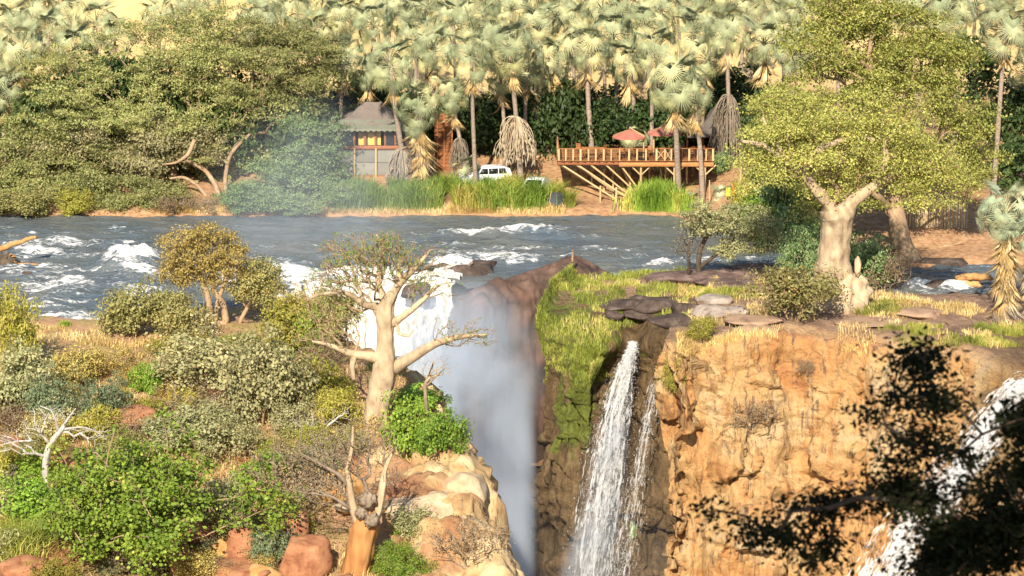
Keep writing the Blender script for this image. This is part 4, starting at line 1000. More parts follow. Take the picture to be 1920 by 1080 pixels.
for k, (u, v, w, h, kd) in enumerate(((1420, 445, 90, 80, 'bright'), (1480, 470, 90, 90, 'misty'), (1540, 480, 80, 70, 'misty'), (1620, 498, 70, 60, 'dry'), (1395, 420, 60, 90, 'yellow'))):
    shrubF(kd, u, v, w, h, ['bright green', 'feathery green', 'smaller feathery green', 'dry twiggy', 'yellow-green'][k] + ' waterside bush under the riverside tree ' + ['left of the river bend', 'at the river bend', 'behind the baobab trunk', 'near the thick pale trunk', 'right of the clothes line'][k], group='bushes under the riverside tree')
shrubF('misty', 1440, 420, 110, 150, 'green waterside bush under the riverside tree')
shrubF('misty', 1350, 330, 50, 45, 'small green bush at the right foot of the deck')

# ---------------------------------------------------------------- far right: big riverside tree behind the baobab
treeF('huge green riverside tree filling the upper right, trunk beside the reed fence', 1690, 214,
      [(1610, 110, 216, 130, 100, 90), (1720, 170, 216, 120, 120, 80), (1550, 200, 214, 120, 100, 80), (1540, 90, 216, 70, 60, 60), (1690, 60, 218, 90, 60, 60), (1480, 270, 211, 80, 90, 60), (1800, 270, 214, 60, 110, 60), (1640, 300, 213, 110, 80, 60), (1440, 340, 208.5, 42, 70, 40), (1600, 25, 218, 100, 50, 60), (1780, 120, 217, 60, 70, 50), (1460, 190, 212, 60, 60, 50), (1520, 380, 208, 50, 55, 35), (1840, 330, 214, 30, 60, 40)],
      'ana', 2500, 44, .38, .11, .75, 41, M_BARK_TAN, 'riverside_tree', clump=13, r0=.022, k=.3, flat=.55, step=.7,
      starts=[limb([(1705, 492, 0, 26), (1692, 460, 0, 20), (1684, 420, 0, 17), (1676, 370, 1, 15), (1668, 310, 2, 13), (1650, 220, 2, 10), (1630, 130, 2, 6)], 214), limb([(1676, 370, 1, 12), (1720, 300, 2, 9), (1770, 230, 2, 6)], 214), limb([(1668, 320, 1, 11), (1600, 270, 0, 8), (1540, 240, -2, 6)], 214)])
# ---------------------------------------------------------------- right baobab on its pale root mound
bB = onR(1570, 575); YB = bB[1]
LB = [limb([(1568, 580, 0, 52.7), (1567, 550, 0, 42.5), (1565, 525, 0, 30.6), (1562, 495, 0, 25.5), (1564, 460, 0, 23.8), (1568, 425, 0, 22.9), (1568, 405, 0, 26.3), (1560, 388, 0, 20.4)], YB),
      limb([(1562, 395, 0, 12.4), (1545, 372, -.3, 10.5), (1524, 350, -.6, 8.7), (1505, 325, -.8, 8.1), (1485, 312, -1, 6.8), (1455, 290, -1.3, 5.0), (1430, 272, -1.5, 3.7), (1392, 265, -1.5, 2.5)], YB),
      limb([(1576, 400, 0, 13.6), (1596, 380, .1, 11.2), (1615, 365, .2, 9.3), (1640, 348, .4, 7.4), (1668, 335, .6, 6.2), (1700, 325, .8, 5.0), (1750, 318, 1, 3.1)], YB),
      limb([(1505, 325, -.8, 5.6), (1525, 290, -1, 5.0), (1560, 270, -1.2, 4.3), (1600, 258, -1.2, 3.1), (1640, 262, -1, 2.5)], YB),
      limb([(1640, 348, .4, 5.6), (1660, 300, 0, 5.0), (1662, 262, -.2, 3.7), (1690, 235, -.4, 2.5)], YB),
      limb([(1485, 312, -1, 4.3), (1450, 262, -1.2, 3.7), (1430, 220, -1.2, 2.5)], YB), limb([(1560, 388, 0, 5.0), (1555, 340, .8, 4.3), (1530, 300, 1.2, 3.1)], YB)]
tree('baobab_tree', 'pale baobab on a lumpy root mound on the right plateau', 'tree', bB, [BL(1460, 280, YB - 1, 80, 60, 60), BL(1560, 255, YB - 1, 100, 60, 70), BL(1660, 265, YB, 100, 65, 70), BL(1750, 310, YB, 80, 55, 60), BL(1540, 335, YB + 1, 80, 35, 60), BL(1710, 360, YB, 70, 42, 50), BL(1430, 320, YB - 1, 60, 45, 40), BL(1610, 320, YB + 1, 70, 35, 50), BL(1500, 215, YB + 1, 80, 50, 60), BL(1640, 205, YB + 1, 90, 50, 60), BL(1400, 350, YB - 1, 35, 45, 30), BL(1800, 350, YB, 40, 50, 40)],
     1500, 'ana', 30, .34, .088, .3, M_BARK_TAN, 51, starts=LB, parts=('branches', 'crown'), leaf_frac=.9, k=.3, nmax=12, r0=.016, clump=9)
def lump(name, c, r, mat, seed, parent=None, amp=.35, res=(36, 24), freq=1.0, flatb=True, gran=None):
    c = np.asarray(c, float); r = np.asarray(r, float); th = np.linspace(0, 2 * math.pi, res[0], False); ph = np.linspace(-math.pi / 2, math.pi / 2, res[1])
    T, Ph = np.meshgrid(th, ph); D = np.stack([np.cos(Ph) * np.cos(T), np.cos(Ph) * np.sin(T), np.sin(Ph)], 2)
    k = 1 + amp * ridge(D[..., 0] * freq + seed, D[..., 1] * freq, D[..., 2] * freq, 4, seed)*.6
    V = D * k[..., None] * r
    i, j = np.meshgrid(np.arange(res[1] - 1), np.arange(res[0]), indexing='ij'); i, j = i.ravel(), j.ravel(); j2 = (j + 1) % res[0]
    q = np.stack([i * res[0] + j, i * res[0] + j2, (i + 1) * res[0] + j2, (i + 1) * res[0] + j], 1)
    o = obj(name, mesh_np(name, V.reshape(-1, 3), q, mat, True), parent, tuple(c)); return o
root = [o for o in C.objects if o.name.startswith('baobab_tree')][-1]
overlay(root, bB, LB, M_BAOBAB, seed=3)
lump('root_mound', (atY(1572, 556, YB) - bB), (55 / 26.5, 1.6, 42 / 26.5), M_BAOBAB, 3, root, .32, (60, 40), 2.2)
lump('root_stub', (atY(1608, 500, YB) - bB), (.22, .22, .62), M_BAOBAB, 5, root, .3, (20, 14), 2)
# ---------------------------------------------------------------- plateau plants on the right
bt = onR(1312, 532)
tree('acacia_tree', 'flat-topped acacia on the dark rocks by the water', 'tree', bt, [BL(1390, 415, bt[1], 80, 32, 70), BL(1330, 410, bt[1], 60, 36, 55), BL(1430, 450, bt[1], 45, 28, 40), BL(1370, 465, bt[1] - .5, 40, 18, 35)],
     330, 'grey', 40, .28, .085, .14, M_BARK_DARK, 61, k=.3, flat=.4, starts=[limb([(1312, 535, 0, 6), (1310, 490, 0, 5), (1316, 460, 0, 4.5), (1335, 430, 0, 3.5)], bt[1]), limb([(1314, 500, 0, 4), (1345, 475, -.2, 3.2), (1375, 450, -.2, 2.5)], bt[1])])
bt2 = onR(1292, 534)
tree('bare_tree', 'thin bare brown tree just left of the flat-topped acacia', 'tree', bt2, [BL(1295, 430, bt2[1], 35, 45, 35), BL(1280, 460, bt2[1], 25, 30, 25)], 200, 'dry', 3, .2, .045, .09, M_BARK_DARK, 62, k=.35, starts=[limb([(1292, 536, 0, 4), (1292, 490, 0, 3), (1290, 460, 0, 2.5)], bt2[1])])
shrubR('olive', 1487, 600, 150, 92, 'feathery olive shrub with bare pale stems before the baobab mound')
shrubR('misty', 1512, 545, 90, 110, 'green bush left of the baobab trunk', rz=1)
shrubR('misty', 1625, 545, 120, 95, 'green bush right of the baobab trunk')
shrubR('dry', 1662, 545, 95, 75, 'tangle of dry twigs right of the baobab mound')
shrubR('yellow', 1318, 640, 60, 42, 'yellow-green tuft at the lip of the cliff', name='cliff_shrub')
def shrubC(kind, u, v, w, h, label):
    p = facept(u, v, .1); s = ppm(p[1]); return shrub(kind, p, w / s, h / s, label, name='cliff_shrub')
shrubC('yellow', 1255, 735, 46, 70, 'yellow-green plant hanging below the cliff corner')
shrubC('dry', 1410, 800, 110, 50, 'dry shrub on the ledge in the middle of the orange cliff')
shrubC('olive', 1345, 808, 50, 36, 'small olive tuft left on the cliff ledge')
shrubC('dry', 1512, 705, 40, 30, 'small dry tuft near the cliff top')
shrubC('bright', 1195, 1010, 26, 50, 'green plant in the crack beside the thin waterfall')
# ---------------------------------------------------------------- left bank plants
bt = hitL(415, 606); Yt = bt[1]
tree('acacia_tree', 'yellow-olive acacia with several brown trunks above the rapids', 'tree', bt, [BL(360, 470, Yt, 68, 48, 60), BL(420, 490, Yt, 50, 50, 50), BL(340, 510, Yt, 45, 28, 40), BL(390, 440, Yt, 50, 25, 40), BL(445, 470, Yt + .5, 25, 20, 25)],
     520, 'gold', 32, .24, .08, .2, M_BARK_TAN, 71, k=.3, leaf_frac=.95, starts=[limb([(397, 605, 0, 6), (392, 570, 0, 6), (385, 540, 0, 5), (372, 505, 0, 4)], Yt), limb([(422, 606, 0, 7), (418, 570, 0, 6), (402, 545, 0, 5), (395, 500, 0, 4)], Yt), limb([(405, 605, 0, 4), (407, 570, 0, 4), (425, 520, 0, 3)], Yt)])
bt = hitL(448, 606); Yt = bt[1]
tree('acacia_tree', 'darker olive acacia leaning right, beside the yellow one', 'tree', bt, [BL(490, 515, Yt, 42, 32, 40), BL(465, 540, Yt, 35, 30, 40), BL(505, 545, Yt, 32, 22, 30)], 300, 'olive', 34, .24, .08, .15, M_BARK_TAN, 72, k=.3)
SH = [('olive', 250, 630, 135, 95, 'olive shrub on the shore, left of the yellow acacia'), ('olive', 340, 640, 110, 85, 'olive shrub at the foot of the yellow acacia, dark hollow beneath'),
 ('yellow', 345, 668, 105, 45, 'low yellow cushion shrub below the acacias'), ('yellow', 530, 660, 130, 100, 'yellow-green shrub right of the acacias'), ('bright', 570, 665, 80, 80, 'greener shrub between yellow-green shrub and baobab'),
 ('dry', 615, 690, 90, 80, 'dark twiggy shrub left of the baobab trunk'), ('pale', 350, 745, 190, 105, 'broad pale olive shrub in the middle of the slope'), ('pale', 490, 795, 165, 140, 'tall pale shrub with round leaves, middle slope'),
 ('grey', 35, 770, 130, 110, 'grey-green shrub at the left picture edge'), ('gold', 158, 718, 120, 70, 'golden brown shrub on the pink soil'), ('blue', 100, 800, 110, 95, 'blue-green shrub above the dead tree'), ('blue', 190, 800, 95, 95, 'rightmost blue-green shrub beside the red rock'),
 ('dry', 365, 785, 160, 75, 'brown leafless shrub mound in mid slope'), ('dry', 25, 812, 110, 60, 'brown leafless twigs left of the dead tree'), ('yellow', 595, 760, 125, 90, 'yellow feathery shrub left of the baobab foot'), ('yellow', 640, 805, 110, 75, 'feathery shrub right under the yellow one'),
 ('grey', 350, 840, 170, 85, 'grey-green shrub behind the big green bush'), ('grey', 560, 830, 90, 70, 'grey-green shrub up-slope of the bare twig bush'), ('bright', 50, 900, 110, 55, 'small green shrub left of the dead tree foot'), ('bright', 55, 975, 150, 85, 'bright green leafy shrub at the lower left edge'),
 ('deep', 300, 1060, 385, 235, 'big deep green bush with small round leaves, lower left'), ('bright', 500, 905, 95, 65, 'vivid green shrub right of the big green bush'), ('blue', 515, 1065, 85, 85, 'grey-blue shrub right of the red boulders'), ('yellow', 105, 1100, 100, 55, 'yellow-green shrub at the bottom edge, left'),
 ('dry', 560, 960, 170, 140, 'large grey leafless bush left of the rust-coloured baobab'), ('yellow', 15, 690, 110, 150, 'pale yellow-green shrub cut by the left edge above the soil'), ('bright', 280, 740, 50, 65, 'thin green sapling shrub on the bare slope'), ('dry', 240, 830, 80, 60, 'dark twig tangle beside the red rock'),
 ('olive', 470, 690, 100, 60, 'olive shrub on the dark mound right of the path'), ('olive', 640, 655, 110, 105, 'olive shrub at the brink behind the baobab'), ('gold', 585, 640, 100, 95, 'golden shrub at the brink between acacia and baobab'), ('dry', 250, 1075, 120, 60, 'grey dead twigs below the big green bush'), ('dry', 400, 1075, 100, 40, 'dead grey twigs at the bottom edge'), ('dry', 150, 985, 60, 70, 'brown dry shrub left of the big green bush'),
 ('bright', 775, 855, 120, 110, 'leafy green shrub on the brink right of the baobab'), ('bright', 830, 852, 90, 85, 'rightmost green shrub on the brink over the gorge'), ('bright', 790, 765, 100, 45, 'green sprays against the baobab trunk foot'),
 ('deep', 760, 1090, 110, 75, 'green shrub at the bottom right of the rust-coloured baobab'), ('grey', 790, 1010, 90, 55, 'sparse grey shrub on the pale rock'), ('dry', 880, 1060, 130, 90, 'bare twiggy shrub at the edge of the pale rock'), ('grey', 590, 905, 110, 70, 'grey twig shrub behind the rust-coloured baobab'),
 ('pale', 430, 860, 110, 75, 'pale shrub above the big green bush')]
for kind, u, v, w, h, lab in SH: shrubL(kind, u, v, w, h, lab)

gf = random.Random(5); kinds_ = [('olive', 'small olive shrub'), ('yellow', 'small yellow-green shrub'), ('grey', 'small grey-green shrub'), ('dry', 'low tangle of brown dry twigs'), ('gold', 'low golden shrub'), ('pale', 'small pale-leaved shrub')]
nfill = 0; usedl = {}
LANDM = [(110, 860, 'the bleached dead tree'), (300, 830, 'the big deep green bush top'), (300, 1065, 'the big deep green bush foot'), (450, 1010, 'the red boulder pile'), (190, 760, 'the blue-green shrubs'), (490, 730, 'the tall pale shrub'), (350, 700, 'the broad pale olive shrub'), (560, 900, 'the large grey leafless bush'), (690, 800, 'the central baobab trunk'), (600, 720, 'the yellow feathery shrub'), (500, 880, 'the vivid green shrub'), (40, 1000, 'the tall grass'), (830, 960, 'the pale rock spur'), (250, 790, 'the red outcrop'), (800, 820, 'the green brink shrub')]
def near(u, v):
    a, b, nm = min(LANDM, key=lambda q: (q[0] - u) ** 2 + (q[1] - v) ** 2); du, dv = u - a, v - b
    return ('just ' if abs(du) + abs(dv) < 60 else 'a little ') + (('right of ' if du > 0 else 'left of ') if abs(du) > abs(dv) else ('below ' if dv > 0 else 'above ')) + nm
while nfill < 120:
    u, v = gf.uniform(-20, 860), gf.uniform(690, 1085)
    if v < 715 and u < 290: continue
    if u > 700 and gf.random() < .65 or (590 < u < 750 and v > 880): continue
    p_ = hitL(u, v)
    if p_[0] > rimL(p_[1]) - (7.5 if 147 < p_[1] < 163 else 1.2): continue
    kd, lb = kinds_[gf.choices(range(6), (3, 4, 3, 5, 3, 2))[0]]; w_ = gf.uniform(35, 95)
    lb_ = lb + ' ' + near(u, v)
    if lb_ in usedl: lb_ += ', lower' if v > usedl[lb_] else ', higher'
    if lb_ in usedl: continue
    usedl[lb_] = v
    shrubL(kd, u, v, w_, w_ * gf.uniform(.45, .8), lb_, group='small shrubs between the larger ones'); nfill += 1

# central baobab
Yc = 166.0; bC = atY(700, 868, Yc); bC[2] = float(hL(bC[0], Yc)) - .2
LC = [limb([(698, 880, 0, 26.3), (702, 830, 0, 21.9), (707, 780, 0, 19.7), (714, 735, 0, 19.0), (720, 695, 0, 19.0), (722, 660, 0, 14.6), (722, 620, 0, 13.2), (722, 585, 0, 14.8), (727, 566, 0, 11.3), (738, 548, 0, 7.4), (752, 528, 0, 6.1), (772, 508, -.2, 4.8), (788, 492, -.3, 3.5), (806, 470, -.3, 1.3)], Yc),
      limb([(738, 690, 0, 11.2), (760, 678, -.2, 8.9), (788, 660, -.5, 7.7), (815, 645, -.7, 6.5), (842, 636, -.9, 5.3), (872, 630, -1, 3.6), (912, 628, -1, 1.7)], Yc),
      limb([(712, 672, 0, 10.1), (690, 668, -.3, 8.3), (664, 665, -.5, 6.5), (640, 656, -.8, 4.7), (610, 645, -1, 3.0), (585, 640, -1, 1.7)], Yc),
      limb([(716, 590, 0, 9.5), (703, 575, 0, 7.7), (684, 572, -.3, 5.3), (662, 556, -.5, 4.7), (640, 548, -.8, 3.6), (600, 552, -1, 2.3), (580, 560, -1, 1.2)], Yc),
      limb([(722, 575, 0, 7.1), (716, 550, .4, 5.3), (708, 530, .6, 4.2), (712, 500, .8, 3.6), (720, 470, .8, 2.3), (706, 440, .6, 1.2)], Yc),
      limb([(738, 605, 0, 7.1), (752, 596, -.4, 5.3), (775, 578, -.8, 4.7), (795, 560, -1, 3.6), (818, 535, -1.2, 2.3)], Yc),
      limb([(745, 612, -.4, 3.0), (748, 625, -.6, 2.3), (765, 630, -.8, 1.7), (775, 618, -.8, 1.2)], Yc), limb([(664, 665, -.5, 4.7), (660, 690, -.8, 4.2), (664, 712, -1, 3.0)], Yc),
      limb([(752, 528, 0, 4.2), (745, 500, .5, 3.0), (760, 470, .8, 1.7)], Yc), limb([(684, 572, -.3, 3.6), (672, 540, 0, 3.0), (660, 505, .2, 1.7)], Yc)]
tree('baobab_tree', 'large baobab with bulging trunk rising at the gorge brink', 'tree', bC, [BL(690, 485, Yc, 105, 50, 80), BL(630, 535, Yc, 75, 50, 60), BL(785, 495, Yc, 65, 38, 50), BL(870, 628, Yc - .8, 55, 32, 30), BL(600, 640, Yc - .8, 50, 32, 30), BL(610, 590, Yc, 55, 35, 40), BL(730, 460, Yc, 75, 26, 50), BL(810, 545, Yc - 1, 40, 30, 30)],
     2300, 'bright', 6, .17, .055, .25, M_BARK_TAN, 81, starts=LC, parts=('branches', 'crown'), leaf_frac=.45, k=.3, nmax=12, r0=.019, wob=.36, clump=5)
overlay([o for o in C.objects if o.name.startswith('baobab_tree')][-1], bC, LC, M_BAOBAB, seed=4)
# bare branch below it, over the gorge
bb = hitL(800, 780); bb = np.array([atY(805, 740, 165)[0], 165, float(hL(atY(805, 740, 165)[0], 165))])
tree('bare_tree', 'bare forked small tree leaning out over the gorge', 'tree', bb, [BL(830, 685, 164, 35, 28, 20), BL(800, 690, 164, 22, 22, 15)], 60, 'dry', 0, .1, .05, .14, M_BAOBAB, 83, starts=[([bb - [0, 0, .2], atY(797, 720, 164.5), atY(812, 680, 164)], [.16, .12, .05]), ([atY(800, 722, 164.5), atY(835, 690, 164)], [.09, .04])], k=.4, wob=.25)
# rust-coloured lower baobab
Yd = 149.8; bD = atY(665, 1090, Yd); bD[2] = float(hL(bD[0], Yd)) - .3
LD = [limb([(664, 1130, 0, 27.0), (667, 1070, 0, 22.5), (678, 1020, 0, 21.6), (686, 985, 0, 20.7), (690, 955, 0, 17.1), (694, 935, 0, 12.6)], Yd),
      limb([(700, 975, 0, 9.8), (712, 940, -.2, 8.2), (718, 910, -.3, 6.0), (722, 880, -.3, 3.8), (735, 850, -.3, 2.2)], Yd), limb([(674, 985, 0, 9.0), (664, 955, -.3, 7.5), (656, 915, -.5, 6.0), (652, 880, -.6, 4.5), (660, 840, -.6, 3.0), (662, 800, -.6, 1.5)], Yd),
      limb([(656, 915, -.5, 4.5), (635, 890, -.8, 3.8), (600, 870, -1, 2.2), (565, 850, -1, 1.5)], Yd), limb([(668, 960, -.3, 4.5), (630, 935, -.7, 3.0), (590, 925, -1, 1.5)], Yd)]
rD = tree('baobab_tree', 'smaller baobab with rust-orange trunk and dark burls, bottom centre', 'tree', bD, [BL(620, 850, Yd, 90, 55, 60), BL(690, 830, Yd, 60, 50, 50), BL(600, 910, Yd, 70, 30, 50), BL(725, 880, Yd, 30, 40, 30)], 1400, 'dusty', 3, .15, .045, .2, M_BARK_GREY, 91, starts=LD, parts=('branches', 'crown'), leaf_frac=.5, k=.3, nmax=10, r0=.014, clump=6, wob=.25)
overlay(rD, bD, LD[:1], M_BAOBAB_RUST, seed=5)
overlay(rD, bD, LD[1:3], M_BAOBAB, 'limb', seed=6)
for (u, v, r, s) in ((690, 938, 12, 3), (678, 962, 9, 4), (697, 976, 11, 5)): lump('burl', atY(u, v, Yd - .65) - bD, np.array([r, r, r]) / 33, M_BARK_GREY, s, rD, .6, (28, 20), 3)
# bleached dead tree
Ye = 155.0
pe = hitL(92, 915); Ye = pe[1]
LE = [limb([(90, 925, 0, 8.1), (86, 890, 0, 6.9), (88, 855, 0, 6.2), (95, 832, 0, 5.6), (112, 808, 0, 5.0), (118, 798, 0, 3.7)], Ye), limb([(110, 812, 0, 3.0), (104, 785, -.3, 2.0), (95, 770, -.4, 1.6), (75, 762, -.5, 1.0)], Ye), limb([(116, 800, 0, 3.0), (130, 780, .2, 2.0), (142, 765, .3, 1.0)], Ye),
      limb([(116, 803, 0, 2.5), (150, 800, .3, 2.0), (175, 808, .5, 1.6), (200, 825, .6, 0.8)], Ye), limb([(95, 832, 0, 4.1), (60, 825, -.4, 3.0), (30, 828, -.7, 2.0), (0, 835, -1, 1.2)], Ye), limb([(60, 825, -.4, 2.0), (50, 840, -.5, 1.6), (30, 852, -.6, 0.8)], Ye), limb([(150, 800, .3, 1.6), (165, 815, .4, 1.0), (185, 838, .4, 0.8)], Ye)]
tree('dead_tree', 'bleached white dead tree with twisted bare limbs, lower left', 'dead tree', pe, [BL(175, 815, Ye, 42, 24, 20), BL(15, 830, Ye - .7, 55, 28, 20), BL(95, 772, Ye, 50, 18, 20), BL(60, 800, Ye, 40, 18, 20)], 260, 'dry', 0, .1, .05, .2, M_DEADWOOD, 95, starts=LE, k=.35, noise=.06, r0=.016, wob=.25)
pf = hitL(355, 715)
tree('dead_tree', 'small white dead sapling standing in the pale shrub', 'dead tree', pf, [BL(355, 690, pf[1], 16, 14, 8)], 14, 'dry', 0, .1, .05, .07, M_DEADWOOD, 96, k=.4, r0=.02)
pf = hitL(560, 850)
tree('dead_tree', 'pale leaning dead tree up-slope of the grey leafless bush', 'dead tree', pf, [BL(600, 790, pf[1], 60, 30, 20), BL(650, 770, pf[1], 30, 20, 20)], 70, 'dry', 0, .1, .05, .12, M_DEADWOOD, 97, k=.4, r0=.014)
# ================================================================== LODGE, DECK AND CAMP ON THE FAR BANK
M_WOOD = simple_mat('red_brown_wood', (.20, .07, .03), (.36, .14, .055), 2.5, .7, .3, (1, 1, 6))
M_WOOD_OR = simple_mat('orange_wood', (.34, .13, .045), (.52, .24, .09), 2.5, .7, .3, (6, 1, 1))
M_POLE = simple_mat('pale_pole_wood', (.42, .29, .14), (.62, .46, .24), 2, .75, .3, (4, 4, 1))
M_CANVAS = simple_mat('grey_canvas', (.19, .185, .155), (.245, .235, .20), 1.2, .9, .15)
M_CANVAS_G = simple_mat('green_grey_canvas', (.15, .155, .11), (.21, .21, .155), 1.2, .9, .2)
M_THATCH = simple_mat('grey_thatch', (.12, .095, .08), (.27, .22, .185), 5, .95, .9, (4, 4, 1))
M_THATCH_D = simple_mat('dark_thatch', (.09, .075, .065), (.22, .18, .15), 5, .95, .9, (4, 4, 1))
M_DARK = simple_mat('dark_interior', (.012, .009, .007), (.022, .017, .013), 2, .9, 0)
M_YELLOW = simple_mat('yellow_cloth', (.62, .40, .08), (.74, .50, .13), 1, .9, .1)
M_RED = simple_mat('dusty_red_canvas', (.40, .13, .095), (.48, .18, .13), 1.5, .85, .15)
M_REDP = simple_mat('red_paint', (.50, .07, .035), (.58, .10, .05), 2, .5, .05)
M_WHITE = simple_mat('white_car_paint', (.74, .74, .72), (.82, .82, .80), 1, .35, 0, spec=.5)
M_GLASS = simple_mat('dark_car_glass', (.015, .018, .02), (.03, .035, .035), 1, .12, 0, spec=.6)
M_TYRE = simple_mat('tyre_rubber', (.012, .012, .012), (.025, .024, .022), 4, .85, .2)
M_STEEL = simple_mat('grey_wheel_rim', (.35, .35, .35), (.45, .45, .45), 4, .35, .05, spec=.5)
M_LAMP = simple_mat('red_tail_lamp', (.45, .02, .015), (.55, .03, .02), 4, .3, 0, spec=.5)
M_TENT = simple_mat('charcoal_tent', (.05, .055, .07), (.08, .085, .10), 2, .8, .1)
M_LIME = simple_mat('lime_cloth', (.48, .62, .05), (.56, .70, .09), 2, .9, .1)
M_ORANGE = simple_mat('orange_cloth', (.72, .16, .035), (.80, .22, .05), 2, .9, .1)
M_WIRE = simple_mat('dark_wire', (.03, .025, .02), (.05, .04, .03), 2, .6, 0)

def hip_roof(name, parent, c, hx, hy, h, mat, top=(.25, .15), seed=1, sag=.12, layers=0):
    """thatched hip roof, c at the eave centre; slopes slightly hollow, ragged edge"""
    nu, nv = 64, 14; a = np.linspace(0, 4, nu, False)
    def sq(a):
        k = int(a) % 4; f = a - int(a); P = [(-1, -1), (1, -1), (1, 1), (-1, 1)]; p, q = P[k], P[(k + 1) % 4]
        return np.array([p[0] + (q[0] - p[0]) * f, p[1] + (q[1] - p[1]) * f])
    S = np.array([sq(x) for x in a]); V = []
    for j in range(nv):
        t = j / (nv - 1); s = np.array([hx * (1 - t) + top[0] * t, hy * (1 - t) + top[1] * t])
        z = h * (t - sag * math.sin(t * math.pi)); P = np.column_stack([S * s, np.full(nu, z)]); V.append(P)
    V.append(np.column_stack([S * [hx - .25, hy - .25], np.full(nu, -.18)])); V = np.array(V[-1:] + V[:-1])
    nz = fbm(V[..., 0] * 2.2 + seed, V[..., 1] * 2.2, V[..., 2] * 2.2, 3, seed); V[..., 2] += .10 * nz; V[1, :, 2] -= .06 + .1 * np.abs(fbm(V[1, :, 0] * 6, V[1, :, 1] * 6, 0, 2, seed + 1))
    n = nu; M = nv + 1; i, j = np.meshgrid(np.arange(M - 1), np.arange(n), indexing='ij'); i, j = i.ravel(), j.ravel(); k = (j + 1) % n
    q = np.stack([i * n + j, i * n + k, (i + 1) * n + k, (i + 1) * n + j], 1)
    return obj(name, mesh_np(name, V.reshape(-1, 3), q, mat, True), parent, tuple(c))

# ---- lodge
YL = 246.0; sL = ppm(YL)
bl = atY(695, 330, YL); gz = float(hF(bl[0], YL)); lodge = thing('lodge', 'raised lodge with grey thatch, canvas walls and yellow cloth in its window', 'lodge', (bl[0], YL, gz))
def L(u, v, dy=0): p = atY(u, v, YL + dy); return tuple(p - np.array([bl[0], YL, gz]))
def rect(name, u0, v0, u1, v1, dy, th, mat, parent=lodge):
    a, b = L(u0, v0, dy), L(u1, v1, dy)
    return ubox(name, parent, ((a[0] + b[0]) / 2, dy + th / 2, (a[2] + b[2]) / 2), (abs(b[0] - a[0]), th, abs(b[2] - a[2])), mat)
for (u0, u1) in ((604, 664.5), (665.5, 705.5), (706.5, 749.5), (750.5, 790)):
    rect('canvas_panel', u0, 281, u1, 304.3, .1, .05, M_CANVAS); rect('canvas_panel', u0, 305.2, u1, 328, .12, .05, M_CANVAS)
rect('floor_beam', 602, 328.5, 792, 336, 0.02, .25, M_WOOD); rect('sill_beam', 602, 273.5, 792, 280.5, -.02, .22, M_WOOD); rect('head_beam', 602, 240, 792, 244.5, 0, .2, M_WOOD)
for u in (606, 636, 664, 684, 704, 722, 741, 762, 788): rect('window_post', u - 2.2, 245, u + 2.2, 273, .03, .12, M_WOOD)
for k, (u0, u1) in enumerate(((639, 661), (724.5, 738.5), (743.5, 759.5))): rect('insect_screen', u0, 245.5, u1, 272.5, .14, .02, M_GLASS)
rect('curtain', 672, 248, 689, 272, .5, .06, M_YELLOW); rect('curtain', 690, 246.5, 714, 272, .4, .06, M_YELLOW)
for u in (610, 665, 705, 750, 786): upole('stilt', lodge, L(u, 278, -.12), L(u, 352, -.12), .09, M_POLE)
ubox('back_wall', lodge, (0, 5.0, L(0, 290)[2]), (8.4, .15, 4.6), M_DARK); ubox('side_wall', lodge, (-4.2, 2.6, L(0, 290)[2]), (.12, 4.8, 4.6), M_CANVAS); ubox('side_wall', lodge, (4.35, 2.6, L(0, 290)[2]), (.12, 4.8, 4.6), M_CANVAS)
ubox('floor', lodge, (0, 2.6, L(0, 333)[2]), (8.3, 4.7, .12), M_WOOD)
a = L(598, 244, -.7); b2 = L(798, 244, -.7); c2 = L(640, 224, 1.0); d2 = L(760, 224, 1.0)
nx = 40; V = []
for j, t in enumerate(np.linspace(0, 1, 6)):
    xl = a[0] + (c2[0] - a[0]) * t; xr = b2[0] + (d2[0] - b2[0]) * t; X = np.linspace(xl, xr, nx); V.append(np.column_stack([X, np.full(nx, a[1] + (c2[1] - a[1]) * t), a[2] + (c2[2] - a[2]) * t - .08 * math.sin(t * 3.1) + .02 * np.sin(X * 9)]))
V = np.array([V[0] - [0, 0, .16]] + V); V[0, 1::2, 2] += .12
obj('awning', mesh_np('awning', V.reshape(-1, 3), grid_faces(7, nx), M_CANVAS_G), lodge)
hip_roof('roof', lodge, L(700, 226, 3.0), 3.4, 2.8, 1.7, M_THATCH, (.7, .15), 5, .14)
# ---- wooden tower with stairs
YT = 247.0; bt = atY(833, 330, YT); gz2 = float(hF(bt[0], YT)); tower = thing('wooden_tower', 'narrow tower of red-brown planks with an outside stair', 'tower', (bt[0], YT, gz2))
def T(u, v, dy=0): p = atY(u, v, YT + dy); return p - np.array([bt[0], YT, gz2])
zt, zb = T(0, 212)[2], T(0, 322)[2]; xl, xr = T(815, 300)[0], T(849, 300)[0]; npl = 15
for k in range(npl):
    h = (zt - zb) / npl; ubox('plank', tower, ((xl + xr) / 2, .02 * (k % 2), zb + h * (k + .5)), (xr - xl, .06, h * .93), M_WOOD)
    ubox('plank', tower, (xl + .03, 1.6, zb + h * (k + .5)), (.06, 3.0, h * .93), M_WOOD)
for x in (xl + .25, (xl + xr) / 2 + .05, xr - .05): upole('corner_post', tower, (x, -.1, zb - .3), (x, -.1, zt + .2), .07, M_WOOD_OR)
for k in range(6): ubox('stair_tread', tower, (xl + .25 + .28 * k, -.75, zb + .0 - .22 * k), (.30, .8, .05), M_WOOD_OR)
for dy in (-.36, -1.14): ubox('stringer', tower, (xl + .95, dy, zb - .62), (2.0, .06, .22), M_WOOD_OR, ry=math.atan2(.22, .28))
for dy in (-.36, -1.14): upole('hand_rail', tower, (xl + .1, dy, zb + .95), (xl + 1.75, dy, zb - .35), .035, M_WOOD_OR)
